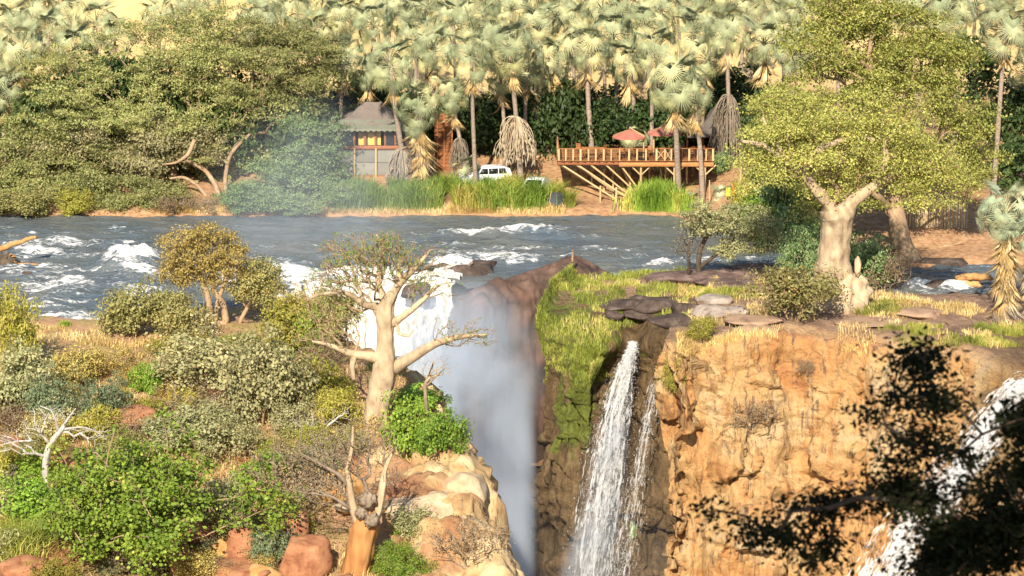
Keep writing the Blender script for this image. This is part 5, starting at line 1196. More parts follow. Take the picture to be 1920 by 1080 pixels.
upole('corner_post', tower, (xl + .02, -1.1, zb - 1.9), (xl + .02, -1.1, zb + 1.0), .08, M_POLE)
upole('corner_post', tower, (xl + 1.1, -1.1, zb - 1.9), (xl + 1.1, -1.1, zb - .4), .06, M_POLE)

# ---- deck
YD = 239.8; o0 = atY(1190, 304, YD); gz3 = float(hF(o0[0], YD)); deck = thing('deck', 'raised wooden dining deck on slanted pale poles with post railing', 'deck', (o0[0], YD, gz3))
def D(u, v, dy=0): p = atY(u, v, YD + dy); return p - np.array([o0[0], YD, gz3])
zd = D(0, 302)[2]; x0, xk, x1 = D(1047, 0)[0], D(1163, 0)[0], D(1342, 0)[0]
nb = 66; wb = (x1 - x0) / nb
for k in range(nb):
    ubox('deck_board', deck, (x0 + wb * (k + .5), 3.6 - .02, zd), (wb * .86, 7.4 + .1 * ((k * 7) % 3), .07), M_WOOD_OR)
ubox('rim_beam', deck, ((x0 + xk) / 2, .02, zd - .19), (xk - x0, .14, .28), M_WOOD); ubox('rim_beam', deck, ((xk + x1) / 2, -.14, zd - .27), (x1 - xk, .14, .34), M_WOOD_OR)
ubox('rim_beam', deck, (x0 + .02, 3.6, zd - .19), (.12, 7.0, .28), M_WOOD)
for u in (1062, 1080, 1107, 1136, 1164, 1202, 1232, 1265, 1295, 1325): ubox('joist', deck, (D(u, 0)[0], 3.4, zd - .2), (.12, 6.6, .22), M_WOOD)
for k, u in enumerate((1049, 1062, 1076, 1090, 1105, 1119, 1134, 1148, 1164, 1182, 1197, 1214, 1234, 1250, 1262, 1296, 1312, 1328, 1341)):
    ubox('rail_post', deck, (D(u, 0)[0], .05, zd + .53), (.13 if k % 3 else .17, .10, 1.02), M_POLE)
for k in range(6): ubox('rail_post', deck, (x0 + .06, 1.2 + 1.2 * k, zd + .53), (.1, .13, 1.02), M_POLE)
ubox('top_rail', deck, ((x0 + x1) / 2, .05, zd + 1.08), (x1 - x0 + .2, .13, .06), M_WOOD_OR); ubox('top_rail', deck, (x0 + .06, 3.7, zd + 1.08), (.12, 7.1, .06), M_WOOD_OR)
for z in (.16, .32, .48, .64, .80, .93): upole('rail_wire', deck, (x0, .05, zd + z), (x1, .05, zd + z), .014, M_WIRE, 4); upole('rail_wire', deck, (x0 + .06, .1, zd + z), (x0 + .06, 7, zd + z), .014, M_WIRE, 4)
for ua, ub in ((1234, 1250), (1250, 1262)):
    for s in (0, 1): upole('cross_brace', deck, (D(ua, 0)[0], .0, zd + (.08 if s else 1.0)), (D(ub, 0)[0], .0, zd + (1.0 if s else .08)), .03, M_POLE, 5)
def to_ground(u, dy): 
    p = D(u, 300, dy); return np.array([p[0], dy, float(hF(p[0] + o0[0], YD + dy)) - gz3 - .1])
# slanted props: from the overhanging edge back to low posts
for ua, dya, ub, dyb in ((1048, .1, 1100, 3.5), (1052, .2, 1158, -.6), (1080, .1, 1160, 1.5), (1082, .2, 1186, -.9), (1108, .1, 1188, .5), (1137, .1, 1200, 1.0), (1165, .1, 1210, .4), (1165, .3, 1184, 3.5), (1195, .1, 1216, 3.2)):
    a = D(ua, 0, dya); g_ = to_ground(ub, dyb); upole('slanted_prop', deck, (a[0], dya, zd - .3), (g_[0], dyb, g_[2] + .35), .085, M_POLE)
for u, dy in ((1126, -.6), (1133, 2.6), (1150, .4), (1156, -.7), (1178, -.9), (1182, 2.5), (1150, 4.5), (1110, 4.0), (1218, 3), (1248, 3.5), (1288, 3.5)):
    g_ = to_ground(u, dy); upole('low_post', deck, g_, g_ + [0, 0, 1.5 if dy < 1 else 2.0], .09, M_POLE)
for u, dy in ((1202, .05), (1204, 3.4), (1265, .05), (1270, 3.4), (1322, .05), (1320, 3.4), (1180, 5.5), (1240, 6), (1300, 6)):
    g_ = to_ground(u, dy); upole('support_post', deck, g_, (g_[0], dy, zd - .32), .11, M_POLE)
    if dy < 4:
        for s in (-1, 1): upole('knee_brace', deck, (g_[0], dy, zd - 1.25), (g_[0] + s * .95, dy, zd - .34), .07, M_POLE)
# ---- chairs, tables on the deck
def chair(label, x, y, rz):
    t = thing('deck_chair', label, 'chair', (o0[0] + x, YD + y, gz3 + zd + .04), rz, 'wooden chairs on the deck')
    ubox('seat', t, (0, 0, .45), (.48, .48, .05), M_WOOD_OR); 
    for sx in (-.21, .21):
        ubox('leg', t, (sx, -.2, .22), (.06, .06, .44), M_WOOD); ubox('leg', t, (sx, .21, .5), (.06, .06, 1.0), M_WOOD); ubox('armrest', t, (sx, -.02, .66), (.06, .46, .04), M_WOOD_OR)
    for k in range(3): ubox('back_slat', t, (0, .21, .62 + .15 * k), (.40, .03, .09), M_WOOD_OR)
places = ['behind the leftmost railing bays', 'by the left end of the deck, further back', 'left of the yellow parasol pole', 'close behind the left parasol pole', 'under the left parasol', 'right of the left parasol pole', 'between the parasols, facing the river', 'under the right parasol', 'beside the crossed railing panel', 'behind the grey-trunked palm', 'right of the leaning palm', 'at the right end of the deck']
for k, (u, dy, rz) in enumerate(((1098, 1.3, .4), (1088, 3.8, 2.6), (1128, 1.5, 3.5), (1142, 2.6, 1.2), (1170, 1.2, .2), (1190, 1.6, 4.0), (1222, 2.0, .3), (1246, 1.2, 3.0), (1262, 2.4, 1.6), (1284, 2.0, .5), (1300, 1.4, 3.3), (1326, 1.8, 1.0))):
    chair('wooden deck chair ' + places[k], D(u, 0, dy)[0], dy, rz)
for lab, u, dy in (('wooden table behind the left railing bays', 1112, 2.5), ('wooden table between the two parasol poles', 1208, 2.9), ('wooden table behind the crossed railing panel', 1270, 1.2)):
    t = thing('deck_table', lab, 'table', (o0[0] + D(u, 0, dy)[0], YD + dy, gz3 + zd + .04)); ubox('table_top', t, (0, 0, .75), (1.3, .85, .05), M_WOOD_OR)
    for sx in (-.55, .55):
        for sy in (-.34, .34): ubox('leg', t, (sx, sy, .365), (.07, .07, .72), M_WOOD)
j = D(1277, 0, 1.2); m = MB(); m.tube([(0, 0, 0), (0, 0, .1), (0, 0, .22), (0, 0, .3), (0, 0, .36)], [.10, .14, .13, .07, .09], 12); jug = m.build('water_jug', M_WHITE, None, True, (o0[0] + j[0], YD + 1.2, gz3 + zd + .815)); tag(jug, 'white jug standing on the deck table by the grey palm trunk', 'jug')
# ---- parasols
def parasol(label, uc, vc, up, dy, rad, flip):
    c = D(uc, vc, dy); pb = np.array([D(up, 0, dy)[0], dy - .4, zd + .04]); t = thing('parasol', label, 'parasol', pb + np.array([o0[0], YD, gz3]))
    rel = np.array([c[0], dy, c[2]]) - pb; h = .62; m = MB(); n = 8
    A = np.arange(n) * 2 * math.pi / n + .3; V = [[0, 0, h]]; F = []
    for k, s in enumerate((.35, .7, 1.0)): V += [[rad * s * math.cos(a), rad * s * math.sin(a), h * (1 - s) * (.9 if s < 1 else 1) - (.02 if k else 0)] for a in A]
    for i in range(n):
        k = (i + 1) % n; F.append([0, 1 + i, 1 + k])
        for r_ in range(2): b_ = 1 + r_ * n; F += [[b_ + i, b_ + n + i, b_ + n + k], [b_ + i, b_ + n + k, b_ + k]]
    m.add(V, None, F); v2 = [[rad * math.cos(a), rad * math.sin(a), 0] for a in A] + [[rad * math.cos(a), rad * math.sin(a), -.16] for a in A]; m.add(v2, [[i, i + 8, (i + 1) % 8 + 8, (i + 1) % 8] for i in range(8)])
    m.build('canopy', M_RED, t, False, tuple(rel))
    for a in A[::1]: upole('rib', t, rel + [0, 0, h - .03], rel + [rad * math.cos(a), rad * math.sin(a), -.02], .014, M_POLE, 4)
    topz = rel[2] + .1; upole('mast', t, (0, 0, 0), (0, 0, topz), .075, M_POLE); upole('arm', t, (0, 0, topz - .05), rel + [0, 0, h + .12], .055, M_POLE); upole('hanger', t, rel + [0, 0, h + .12], rel + [0, 0, h - .05], .03, M_POLE, 5)
    ubox('base', t, (0, 0, .05), (.9, .9, .08), M_WIRE)
parasol('dusty red cantilever parasol with yellow pole on the deck', 1180, 255, 1209, 1.2, 1.55, 1)
parasol('second red parasol, half behind dead palm leaves', 1246, 248, 1228, 4.4, 1.6, -1)
# ---- dining shelter
YS = 251.0; os_ = atY(1345, 250, YS); gz4 = float(hF(os_[0], YS)); sh = thing('dining_shelter', 'dark thatched dining shelter behind the right end of the deck', 'shelter', (os_[0], YS, gz4))
def S_(u, v, dy=0): return atY(u, v, YS + dy) - np.array([os_[0], YS, gz4])
hip_roof('roof', sh, S_(1352, 248, 1), 3.3, 2.8, 2.9, M_THATCH_D, (.2, .2), 9, .2)
for u in (1292, 1322, 1352, 1382, 1408): p = S_(u, 0, -1.2); upole('post', sh, (p[0], -1.2, .3), (p[0], -1.2, S_(0, 248, 0)[2] + .1), .09, M_WOOD)
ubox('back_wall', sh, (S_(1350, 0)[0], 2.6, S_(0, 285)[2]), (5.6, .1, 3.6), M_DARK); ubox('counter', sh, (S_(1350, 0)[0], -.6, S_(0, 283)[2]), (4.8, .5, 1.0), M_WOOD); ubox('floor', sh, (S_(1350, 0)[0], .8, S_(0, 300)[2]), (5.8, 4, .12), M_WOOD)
# ---- cars
def car(label, u, v, Y, rz, boxy):
    p = atY(u, v, Y); p[2] = float(hF(p[0], Y)); t = thing('parked_car', label, 'car', p, rz)
    prof = [(-2.2, .45), (-2.25, .8), (-2.15, 1.02), (-1.1, 1.12), (-.45, 1.62), (.2, 1.72), (1.5, 1.70), (2.0, 1.55), (2.2, 1.0), (2.22, .45)] if boxy else [(-1.9, .4), (-1.95, .7), (-1.7, .88), (-.95, .98), (-.3, 1.4), (.4, 1.48), (1.1, 1.42), (1.7, 1.0), (1.85, .9), (1.88, .4)]
    prof = np.array(prof); n = len(prof); hw = .88; V = []
    for y, ins in ((-hw, .0), (-hw + .02, 0), (hw - .02, 0), (hw, 0)):
        for x, z in prof:
            taper = .16 * max(0, (z - 1.0)) / .7; V.append((x, y - math.copysign(taper, y) + (0 if abs(y) == hw else 0), z))
    F = []
    m = MB(); m.add(V, [[a * n + i, a * n + (i + 1) % n, (a + 1) * n + (i + 1) % n, (a + 1) * n + i] for a in range(3) for i in range(n)])
    c0 = len(V)
    m.add([V[i] for i in range(n)] + [(0, -hw, .8)], None, [[(i + 1) % n, i, n] for i in range(n)]); m.add([V[3 * n + i] for i in range(n)] + [(0, hw, .8)], None, [[i, (i + 1) % n, n] for i in range(n)])
    m.build('body', M_WHITE, t)
    zt_ = prof[:, 1].max()
    for s in (-1, 1):
        for xa, xb in ((-.75, .05), (.13, .95), (1.03, 1.75)) if boxy else ((-.55, .2), (.28, 1.05)):
            m = MB(); z0, z1 = (1.12, 1.58) if boxy else (.98, 1.34); ya = s * (hw + .006 - .03); yb = s * (hw - .13 + .012)
            xa2 = xa + (.3 if xa < -.5 else 0); xb2 = xb - (.12 if xb > 1.0 else 0)
            m.add([(xa, ya, z0), (xb, ya, z0), (xb2, yb, z1), (xa2, yb, z1)] + [(xa, ya - s * .04, z0), (xb, ya - s * .04, z0), (xb2, yb - s * .04, z1), (xa2, yb - s * .04, z1)], [[0, 1, 2, 3], [4, 7, 6, 5], [0, 4, 5, 1], [1, 5, 6, 2], [2, 6, 7, 3], [3, 7, 4, 0]]); m.build('side_window', M_GLASS, t)
        for xw in ((-1.35, 1.35) if boxy else (-1.2, 1.2)):
            w = obj('wheel', None, t, (xw, s * (hw - .1), .36)); m = MB(); m.tube([(0, -.12, 0), (0, -.1, 0), (0, .1, 0), (0, .12, 0)], [.32, .36, .36, .32], 18); m.build('tyre', M_TYRE, w); m = MB(); m.tube([(0, -.128, 0), (0, .128, 0)], [.21, .21], 14); m.build('rim', M_STEEL, w)
        ubox('tail_lamp', t, (prof[-2][0] - .03, s * .72, .95 if boxy else .78), (.08, .16, .34), M_LAMP); ubox('headlight', t, (prof[1][0] + .05, s * .66, .82 if boxy else .68), (.10, .3, .16), M_STEEL)
    (xa, za), (xb, zb_) = prof[3], prof[4]; m = MB(); nrm = .02
    def glass(xa, za, xb, zb_, name):
        m = MB(); d = np.array([xb - xa, zb_ - za]); d /= np.linalg.norm(d); nn = np.array([-d[1], d[0]]); nn = nn if nn[1] > 0 else -nn
        a_, b_ = np.array([xa, za]) + d * .08 + nn * .012, np.array([xb, zb_]) - d * .08 + nn * .012
        m.add([(a_[0], -.74, a_[1]), (a_[0], .74, a_[1]), (b_[0], .64, b_[1]), (b_[0], -.64, b_[1])], [[0, 1, 2, 3]]); m.build(name, M_GLASS, t)
    glass(*prof[3], *prof[4], 'windscreen'); glass(*(prof[-3] if boxy else prof[-4]), *(prof[-2] if boxy else prof[-3]), 'rear_window')
    for x in (prof[0][0] + .02, prof[-1][0] - .02): ubox('bumper', t, (x, 0, .5), (.14, 1.7, .2), M_WIRE)
car('white four-wheel-drive parked between palms, rear to the right', 910, 345, 243.6, 0.25, True)
car('small white car seen end-on in the reeds left of the deck', 1005, 362, 241.5, 1.25, False)
# ---- small camp things
for k, (u, v, w_, lab) in enumerate(((948, 356, .45, 'red crate in the reeds, upper one'), (955, 362, .5, 'red crate in the reeds by the white car, lower one'))):
    p = atY(u, v, 242.0 + k * -.5); p[2] = float(hF(p[0], p[1])); t = thing('red_crate', lab, 'crate', p, .3 * k)
    ubox('bottom', t, (0, 0, .03), (.7, .5, .05), M_REDP)
    for z in (.14, .32, .5): 
        for s in (-1, 1): ubox('slat', t, (0, s * .25, z), (.7, .03, .11), M_REDP); ubox('slat', t, (s * .34, 0, z), (.03, .46, .11), M_REDP)
p = hitF(1048, 385); t = thing('tent', 'small charcoal ridge tent on the bank left of the deck', 'tent', p, .4); m = MB(); m.add([(-.9, -.8, 0), (.9, -.8, 0), (.9, .8, 0), (-.9, .8, 0), (-.7, 0, 1.15), (.6, 0, 1.05)], [[0, 1, 5, 4], [2, 3, 4, 5]], [[1, 2, 5], [3, 0, 4]]); m.build('fly', M_TENT, t); upole('tent_pole', t, (-.95, 0, 0), (-.72, 0, 1.25), .03, M_POLE, 5)
p = hitF(1388, 372); t = thing('washing_line', 'yellow pole with a clothes line right of the deck', 'clothes line', p); upole('pole', t, (0, 0, 0), (0, 0, 3.4), .11, M_POLE); upole('line', t, (0, .02, 1.5), (-2.6, .5, 1.35), .012, M_WIRE, 4); upole('pole', t, (-2.6, .5, -.3), (-2.6, .5, 1.5), .05, M_POLE)
def cloth(label, u, v0, w, h, mat, q):
    m = MB(); xs_ = np.linspace(0, w, 9); V = np.array([[(x, .05 * math.sin(x * 9 + z * 2 + q) * (h - z), z) for x in xs_] for z in np.linspace(h, 0, 7)]); V2 = V + [0, .012, 0]
    m.add(V.reshape(-1, 3), grid_faces(7, 9)); m.add(V2.reshape(-1, 3), grid_faces(7, 9)[:, ::-1])
    pp = atY(u, v0, p[1] + .2); o_ = m.build('hanging_cloth', mat, None, True, tuple(pp)); tag(o_, label, 'cloth', 'cloths on the line')
cloth('orange cloth hanging on the line', 1371, 366, .62, 1.05, M_ORANGE, 0); cloth('lime green cloth hanging beside the orange one', 1361, 368, .40, .75, M_LIME, 2)
# reed fence at the right
fx = [atY(u, 470, 221) for u in np.linspace(1672, 1810, 58)]; b = fx[0].copy(); b[2] = float(hF(b[0], 221)); fen = thing('reed_fence', 'weathered upright reed fence behind the riverside tree trunk', 'fence', b)
for k, p in enumerate(fx):
    z = float(hF(p[0], 221)) - b[2]; h = 2.5 + .35 * math.sin(k * 1.7) + .2 * math.sin(k * 5.1); upole('reed_pole', fen, (p[0] - b[0] + .03 * math.sin(k * 3), .05 * math.sin(k * 2.3), z - .1), (p[0] - b[0] + .05 * math.sin(k * 4.1), .05, z + h), .055, M_POLE if k % 3 else M_DEADWOOD, 6)
# ================================================================== ROCKS, LOGS, GRASS, NEAR BRANCH
def rock_material(name, cs, stain, sc=1.2):
    t = NT(name); p = t.pos(); n = t.noise(p, sc, 6, .6, .4); n2 = t.noise(p, sc * 6, 5, .65)
    col = t.ramp(n, [(.3, cs[0]), (.5, cs[1]), (.7, cs[2])]); col = t.mix(t.mapr(n2, .56, .72, 0, .6), col, stain)
    return t.done(t.bsdf(col, .9, .2, t.bump(t.math('ADD', n, t.math('MULTIPLY', n2, .5)), .6, .12)))
M_RRED = rock_material('red_sandstone', ((.20, .075, .035), (.36, .16, .08), (.46, .24, .12)), (.12, .05, .03))
M_ROCHRE = rock_material('ochre_sandstone', ((.36, .18, .06), (.50, .28, .10), (.56, .36, .16)), (.22, .10, .05))
M_RDARK = rock_material('dark_river_rock', ((.035, .025, .02), (.085, .06, .048), (.16, .12, .095)), (.02, .016, .013))
M_RPURP = rock_material('violet_brown_rock', ((.07, .045, .042), (.15, .10, .085), (.26, .185, .15)), (.05, .035, .03))
M_CREAM = rock_material('cream_rock', ((.34, .22, .12), (.52, .39, .24), (.62, .51, .34)), (.26, .16, .09))
M_RTOP = rock_material('brown_plateau_rock', ((.20, .12, .08), (.37, .24, .155), (.47, .31, .19)), (.15, .09, .06), .8)
M_RGREY = rock_material('grey_plateau_rock', ((.18, .14, .11), (.33, .27, .22), (.46, .40, .33)), (.12, .09, .07))
def rock_mesh(name, r, mat, seed, planes=13, blur=.05, res=(30, 20), rough=.02):
    g = np.random.default_rng(seed); th = np.linspace(0, 2 * math.pi, res[0], False); ph = np.linspace(-math.pi / 2, math.pi / 2, res[1]); T_, Ph = np.meshgrid(th, ph)
    Dr = np.stack([np.cos(Ph) * np.cos(T_), np.cos(Ph) * np.sin(T_), np.sin(Ph)], 2); ax = np.concatenate([np.eye(3), -np.eye(3)]) + g.normal(0, .36, (6, 3)); N_ = np.concatenate([ax, g.normal(size=(planes, 3))]); N_ /= np.linalg.norm(N_, axis=1)[:, None]; dk = np.concatenate([g.uniform(.50, .78, 6), g.uniform(.60, .92, planes)])
    c = np.maximum(Dr @ N_.T, 1e-3); k = np.minimum((dk / c).min(2), 1.0) * 1.3; k = k + rough * 1.6 * ridge(Dr[..., 0] * 2.6 + seed, Dr[..., 1] * 2.6, Dr[..., 2] * 2.6, 4, seed) - rough * .8
    V = Dr * k[..., None] * np.asarray(r, float)
    i, j = np.meshgrid(np.arange(res[1] - 1), np.arange(res[0]), indexing='ij'); i, j = i.ravel(), j.ravel(); j2 = (j + 1) % res[0]
    return mesh_np(name, V.reshape(-1, 3), np.stack([i * res[0] + j, i * res[0] + j2, (i + 1) * res[0] + j2, (i + 1) * res[0] + j], 1), mat, False)
_rk = [0]
def boulder(label, p, r, mat, rz=0., seed=None, name='boulder', group=None, planes=13):
    _rk[0] += 1; o_ = obj(name, rock_mesh(name, r, mat, seed or _rk[0] * 3 + 1, planes), None, tuple(p), (0, 0, rz)); return tag(o_, label, 'rock', group)
def bL(label, u, v, wpx, hpx, mat, dz=0, **kw):
    b = hitL(u, v + hpx * .42); s = ppm(b[1]); return boulder(label, b + [0, 0, hpx * .36 / s + dz], (wpx * .58 / s, wpx * .55 / s, hpx * .6 / s), mat, **kw)
G1 = 'red boulders below the big green bush'
bL('large red-brown boulder right of the big green bush', 362, 1000, 72, 66, M_RRED, group=G1); bL('upright brown boulder, rightmost of the red pile', 452, 1022, 60, 62, M_RRED, group=G1)
bL('small dark red block wedged between the two large boulders', 406, 990, 30, 34, M_RRED, group=G1); bL('yellow-ochre boulder in the middle of the pile', 420, 1034, 44, 36, M_ROCHRE, group=G1)
bL('red boulder under the large red-brown one', 352, 1050, 62, 44, M_RRED, group=G1); bL('flat red slab at the bottom edge of the pile', 440, 1066, 110, 34, M_RRED, group=G1); bL('orange-red block at the bottom right of the pile', 490, 1075, 60, 34, M_ROCHRE, group=G1)
bL('flat dark red boulder in the bottom left corner', 42, 1068, 92, 42, M_RRED); bL('red outcrop beside the blue-green shrubs', 252, 782, 80, 46, M_RRED); bL('red rock right of the dead tree foot', 128, 868, 36, 32, M_RRED); bL('rounded red rock touching the big green bush', 150, 858, 26, 30, M_RRED)
bL('long red slab left of the dead tree', 32, 850, 110, 36, M_RRED); bL('low red slab behind the dead tree trunk', 75, 868, 70, 30, M_RRED); bL('dark red rock in the gap right of the bush', 545, 990, 60, 70, M_RRED); bL('upright red rock left of the rust-coloured baobab', 572, 1040, 80, 90, M_RRED)
bL('small red rock on the slope in dry grass', 462, 845, 44, 30, M_RRED); bL('red stone below the dead tree', 125, 1000, 50, 34, M_ROCHRE); bL('brown rock at the foot of the central baobab', 640, 905, 70, 50, M_ROCHRE)
bL('brown rounded rock knob at the top of the pale spur', 872, 905, 76, 70, M_CREAM, dz=-.5, planes=20); bL('long pale log-like rock below the rust-coloured baobab', 680, 945, 90, 20, M_CREAM)
bL('broad cream rock slab on the spur', 800, 925, 130, 60, M_CREAM, dz=-.9, planes=18)
def bR(label, u, v, wpx, hpx, mat, dz=0, **kw):
    b = onR(u, v + hpx * .4); s = ppm(b[1]); return boulder(label, b + [0, 0, hpx * .25 / s + dz], (wpx * .56 / s, wpx * .42 / s, hpx * .55 / s), mat, **kw)
G2 = 'dark rocks on the grassy headland'
for (u, v, w, h, lab) in ((1170, 572, 90, 22, 'long dark rock ledge in the headland grass'), (1235, 566, 80, 26, 'dark ledge right of the long one'), (1210, 588, 70, 20, 'low dark rock nearer the plume waterfall'), (1290, 575, 60, 26, 'dark blocky rock below the thin bare tree'), (1195, 560, 60, 18, 'upper dark rock in the headland grass'), (1260, 600, 80, 22, 'dark wet rock above the thin waterfall'), (1150, 590, 40, 16, 'small dark rock at the grass edge')):
    bR(lab, u, v, w, h, M_RDARK, group=G2)
for (u, v, w, h, lab) in ((1335, 582, 62, 30, 'grey block left in the row of plateau rocks'), (1376, 580, 46, 28, 'pale grey block, rightmost of the plateau row'), (1340, 560, 60, 16, 'flat grey rock behind the plateau blocks'), (1410, 602, 100, 9, 'low shaded rock shelf in front of the shrub'), (1640, 602, 120, 9, 'flat brown rock sheet below the baobab mound'), (1720, 585, 90, 18, 'rusty brown low rock right of the mound'), (1430, 625, 70, 16, 'cracked pale rock at the cliff edge')):
    bR(lab, u, v, w, h, M_RGREY if u < 1400 else M_RTOP)
for (u, v, w, h, lab) in ((1262, 520, 90, 26, 'violet-brown shore rock left of the thin tree'), (1330, 516, 110, 28, 'dark shore rock behind the flat-topped acacia'), (1410, 508, 130, 30, 'long shaded shore rock right of the acacia'), (1370, 530, 110, 18, 'low rock before the shaded shore rocks')):
    bR(lab, u, v, w, h, M_RPURP, group='shore rocks by the acacia')
def bW(label, u, v, wpx, hpx, mat, **kw):
    b = atZ(u, v, 0.05); s = ppm(b[1]); return boulder(label, b, (wpx * .56 / s, wpx * .5 / s, hpx * .7 / s), mat, **kw)
for (u, v, w, h, lab) in ((800, 514, 40, 16, 'small dark rock in the white water behind the baobab'), (832, 505, 34, 16, 'dark rock right of the small one in white water'), (880, 512, 90, 26, 'largest dark rock in the rapids with a snag on it'), (905, 500, 46, 18, 'dark rock upstream of the largest one'), (264, 516, 8, 8, 'tiny dark rock in the foam below the breaking wave'), (780, 545, 50, 20, 'dark rock at the brink of the white fall'), (50, 518, 20, 10, 'small dark rock by the driftwood stump'), (1760, 540, 46, 26, 'mossy brown rock splitting the small stream'), (1740, 492, 110, 22, 'low dark bank rock across the stream')):
    bW(lab, u, v, w, h, M_RDARK, group='dark rocks in the river')
# ---- logs
def log(label, pts, Y, mat, name='driftwood_log', n=9):
    P, rd = limb(pts, Y); b = P[0]; t = thing(name, label, 'log', b); mb = MB(); PP = resample(np.array(P), 16) - b; mb.tube(PP + .03 * np.random.default_rng(n).normal(size=PP.shape), resample(np.array(rd)[:, None], 16)[:, 0], 9); mb.build('stem', mat, t, True); return t, b
Yw = float(atZ(20, 500, 0)[1])
t, b = log('orange driftwood log slanting up at the left edge over the rapids', [(-40, 485, 0, 7), (-5, 470, 0, 6), (25, 458, 0, 5), (50, 449, 0, 4), (68, 444, 0, 3)], Yw, M_DRIFT)
P, rd = limb([(-5, 498, 0, 5), (30, 497, 0, 4), (55, 496, 0, 3), (72, 496, 0, 2)], Yw); mb = MB(); mb.tube(np.array(P) - b, rd, 7); mb.build('side_branch', M_DRIFT, t, True)
rm = lump('root_plate', np.array(atY(8, 497, Yw)) - b, (.9, .8, .65), M_BARK_DARK, 7, t, .5, (30, 20), 2.5)
gq = np.random.default_rng(4); mb = MB()
for k in range(26):
    a_ = np.array(atY(8, 492, Yw)) - b; d_ = gq.normal(size=3) * [1, .6, .8]; d_ /= np.linalg.norm(d_); mb.tube([a_ + d_ * .4, a_ + d_ * .9 + [0, 0, -.1], a_ + d_ * 1.25 + [0, 0, -.35]], [.07, .05, .015], 5)
mb.build('roots', M_DRIFT, t)
Yr = float(atZ(880, 512, 0)[1]); log('bare snag of driftwood lying on the dark river rock', [(846, 524, 0, 4), (862, 513, 0, 4), (875, 502, -.2, 3), (886, 492, -.3, 2)], Yr - .6, M_BARK_GREY)
log('thin stake standing on the ridge at the gorge head', [(1073, 490, 0, 2.2), (1074, 478, 0, 2), (1074, 470, 0, 1.6)], float(atZ(1074, 487, 2)[1]) - .3, M_BARK_TAN, 'stake')
for k, (pts, lab) in enumerate((([(1792, 522, 0, 6), (1815, 520, 0, 7), (1840, 519, 0, 7), (1860, 520, 0, 6)], 'upper pale log by the small stream'), ([(1792, 530, -.3, 4), (1812, 532, -.3, 6), (1838, 534, -.3, 6)], 'lower pale log under it by the stream'), ([(1720, 548, -.6, 3), (1770, 546, -.6, 4), (1820, 545, -.6, 4), (1850, 548, -.6, 3)], 'dark log across the stream outlet'))):
    log(lab, pts, float(atZ(1800, 535, .2)[1]), M_DRIFT if k < 2 else M_BARK_GREY)
for k, (pts, lab) in enumerate((([(1712, 462, 0, 2.5), (1730, 470, -.5, 2.5), (1752, 472, -1, 2)], 'fallen stick on the sandy bank by the fence, left'), ([(1740, 468, 0, 3), (1775, 462, 0, 3), (1805, 455, 0, 2)], 'fallen branch along the foot of the reed fence'), ([(1750, 478, 0, 2), (1790, 476, 0, 3), (1826, 470, 0, 2)], 'low branch on the sandy bank near the bearded palm'))):
    log(lab, pts, 217.5, M_BARK_TAN)

# ---- grass
gq = np.random.default_rng(17)
def cells(mask, n):
    idx = np.flatnonzero(mask.ravel()); k = gq.choice(idx, n); Gf = G_R.reshape(-1, 3); i, j = k // NCR, k % NCR; i2 = np.clip(i + 1, 0, len(rt) - 1); j2 = np.clip(j + 1, 0, NCR - 1)
    a, b = gq.random(n)[:, None], gq.random(n)[:, None]; p = G_R[i, j]; return p + (G_R[i2, j] - p) * a + (G_R[i, j2] - p) * b, NR_[i, j]
noiseR = fbm(G_R[..., 0] * .35, G_R[..., 1] * .35, G_R[..., 2] * .35, 3, 120)
m_ = (rowt > 1.15) & (rowt < 4.45) & (_RU < 1290) & (noiseR > -.45) & ~((_RU > 1165) & (rowt > 3.5)) & ~((_RU > 1130) & (np.abs(_RV - 580) < 16) & (noiseR < .1))
m_ &= (fbm(G_R[..., 0] * .8, G_R[..., 1] * .8, 0, 3, 122) > -.25)
p, nr = cells(m_, 32000); grass('grass', p, .10, .62, .02, LM['meadow'], 1, lean=.5, label='soft green grass over the headland top')
m_ = (rowt > 4.25) & (rowt < 6.3) & (mossv > .30) & (_RU < 1180) & (noiseR > -.2) & (_RV < 860 + 120 * noiseR)
p, nr = cells(m_, 12000); up_ = nr * .5 + np.array([0, 0, -.35]); grass('grass', p, .12, .5, .02, LM['mossy'], 2, lean=.35, nrm=up_, label='green plants hanging down the wet wall')
m_ = (rowt > 1.6) & (rowt < 4.13) & (_RU > 1270) & (noiseR > .1) & ~((_RU > 1790) & (rowt > 3.4))
p, nr = cells(m_, 17000); grass('grass', p, .15, .55, .016, LM['straw'], 3, lean=.6, label='golden dry grass along the cliff top')
for (u0, u1, v0, v1, n_) in ((1600, 1720, 568, 590, 3500), (1620, 1930, 612, 650, 6000), (1290, 1420, 540, 560, 5000)):
    m_ = (rowt > 1) & (rowt < 4.2) & (_RU > u0) & (_RU < u1) & (_RV > v0) & (_RV < v1) & (fbm(G_R[..., 0] * .5, G_R[..., 1] * .9, 0, 3, 155) > .0 + .8 * np.abs((_RU - (u0 + u1) / 2) / (u1 - u0)) ** 2)
    if m_.sum() > 4: p, nr = cells(m_, n_); grass('grass', p, .2, .55, .018, LM['meadow'], 4, lean=.5, label='strip of yellow-green grass on the right plateau')
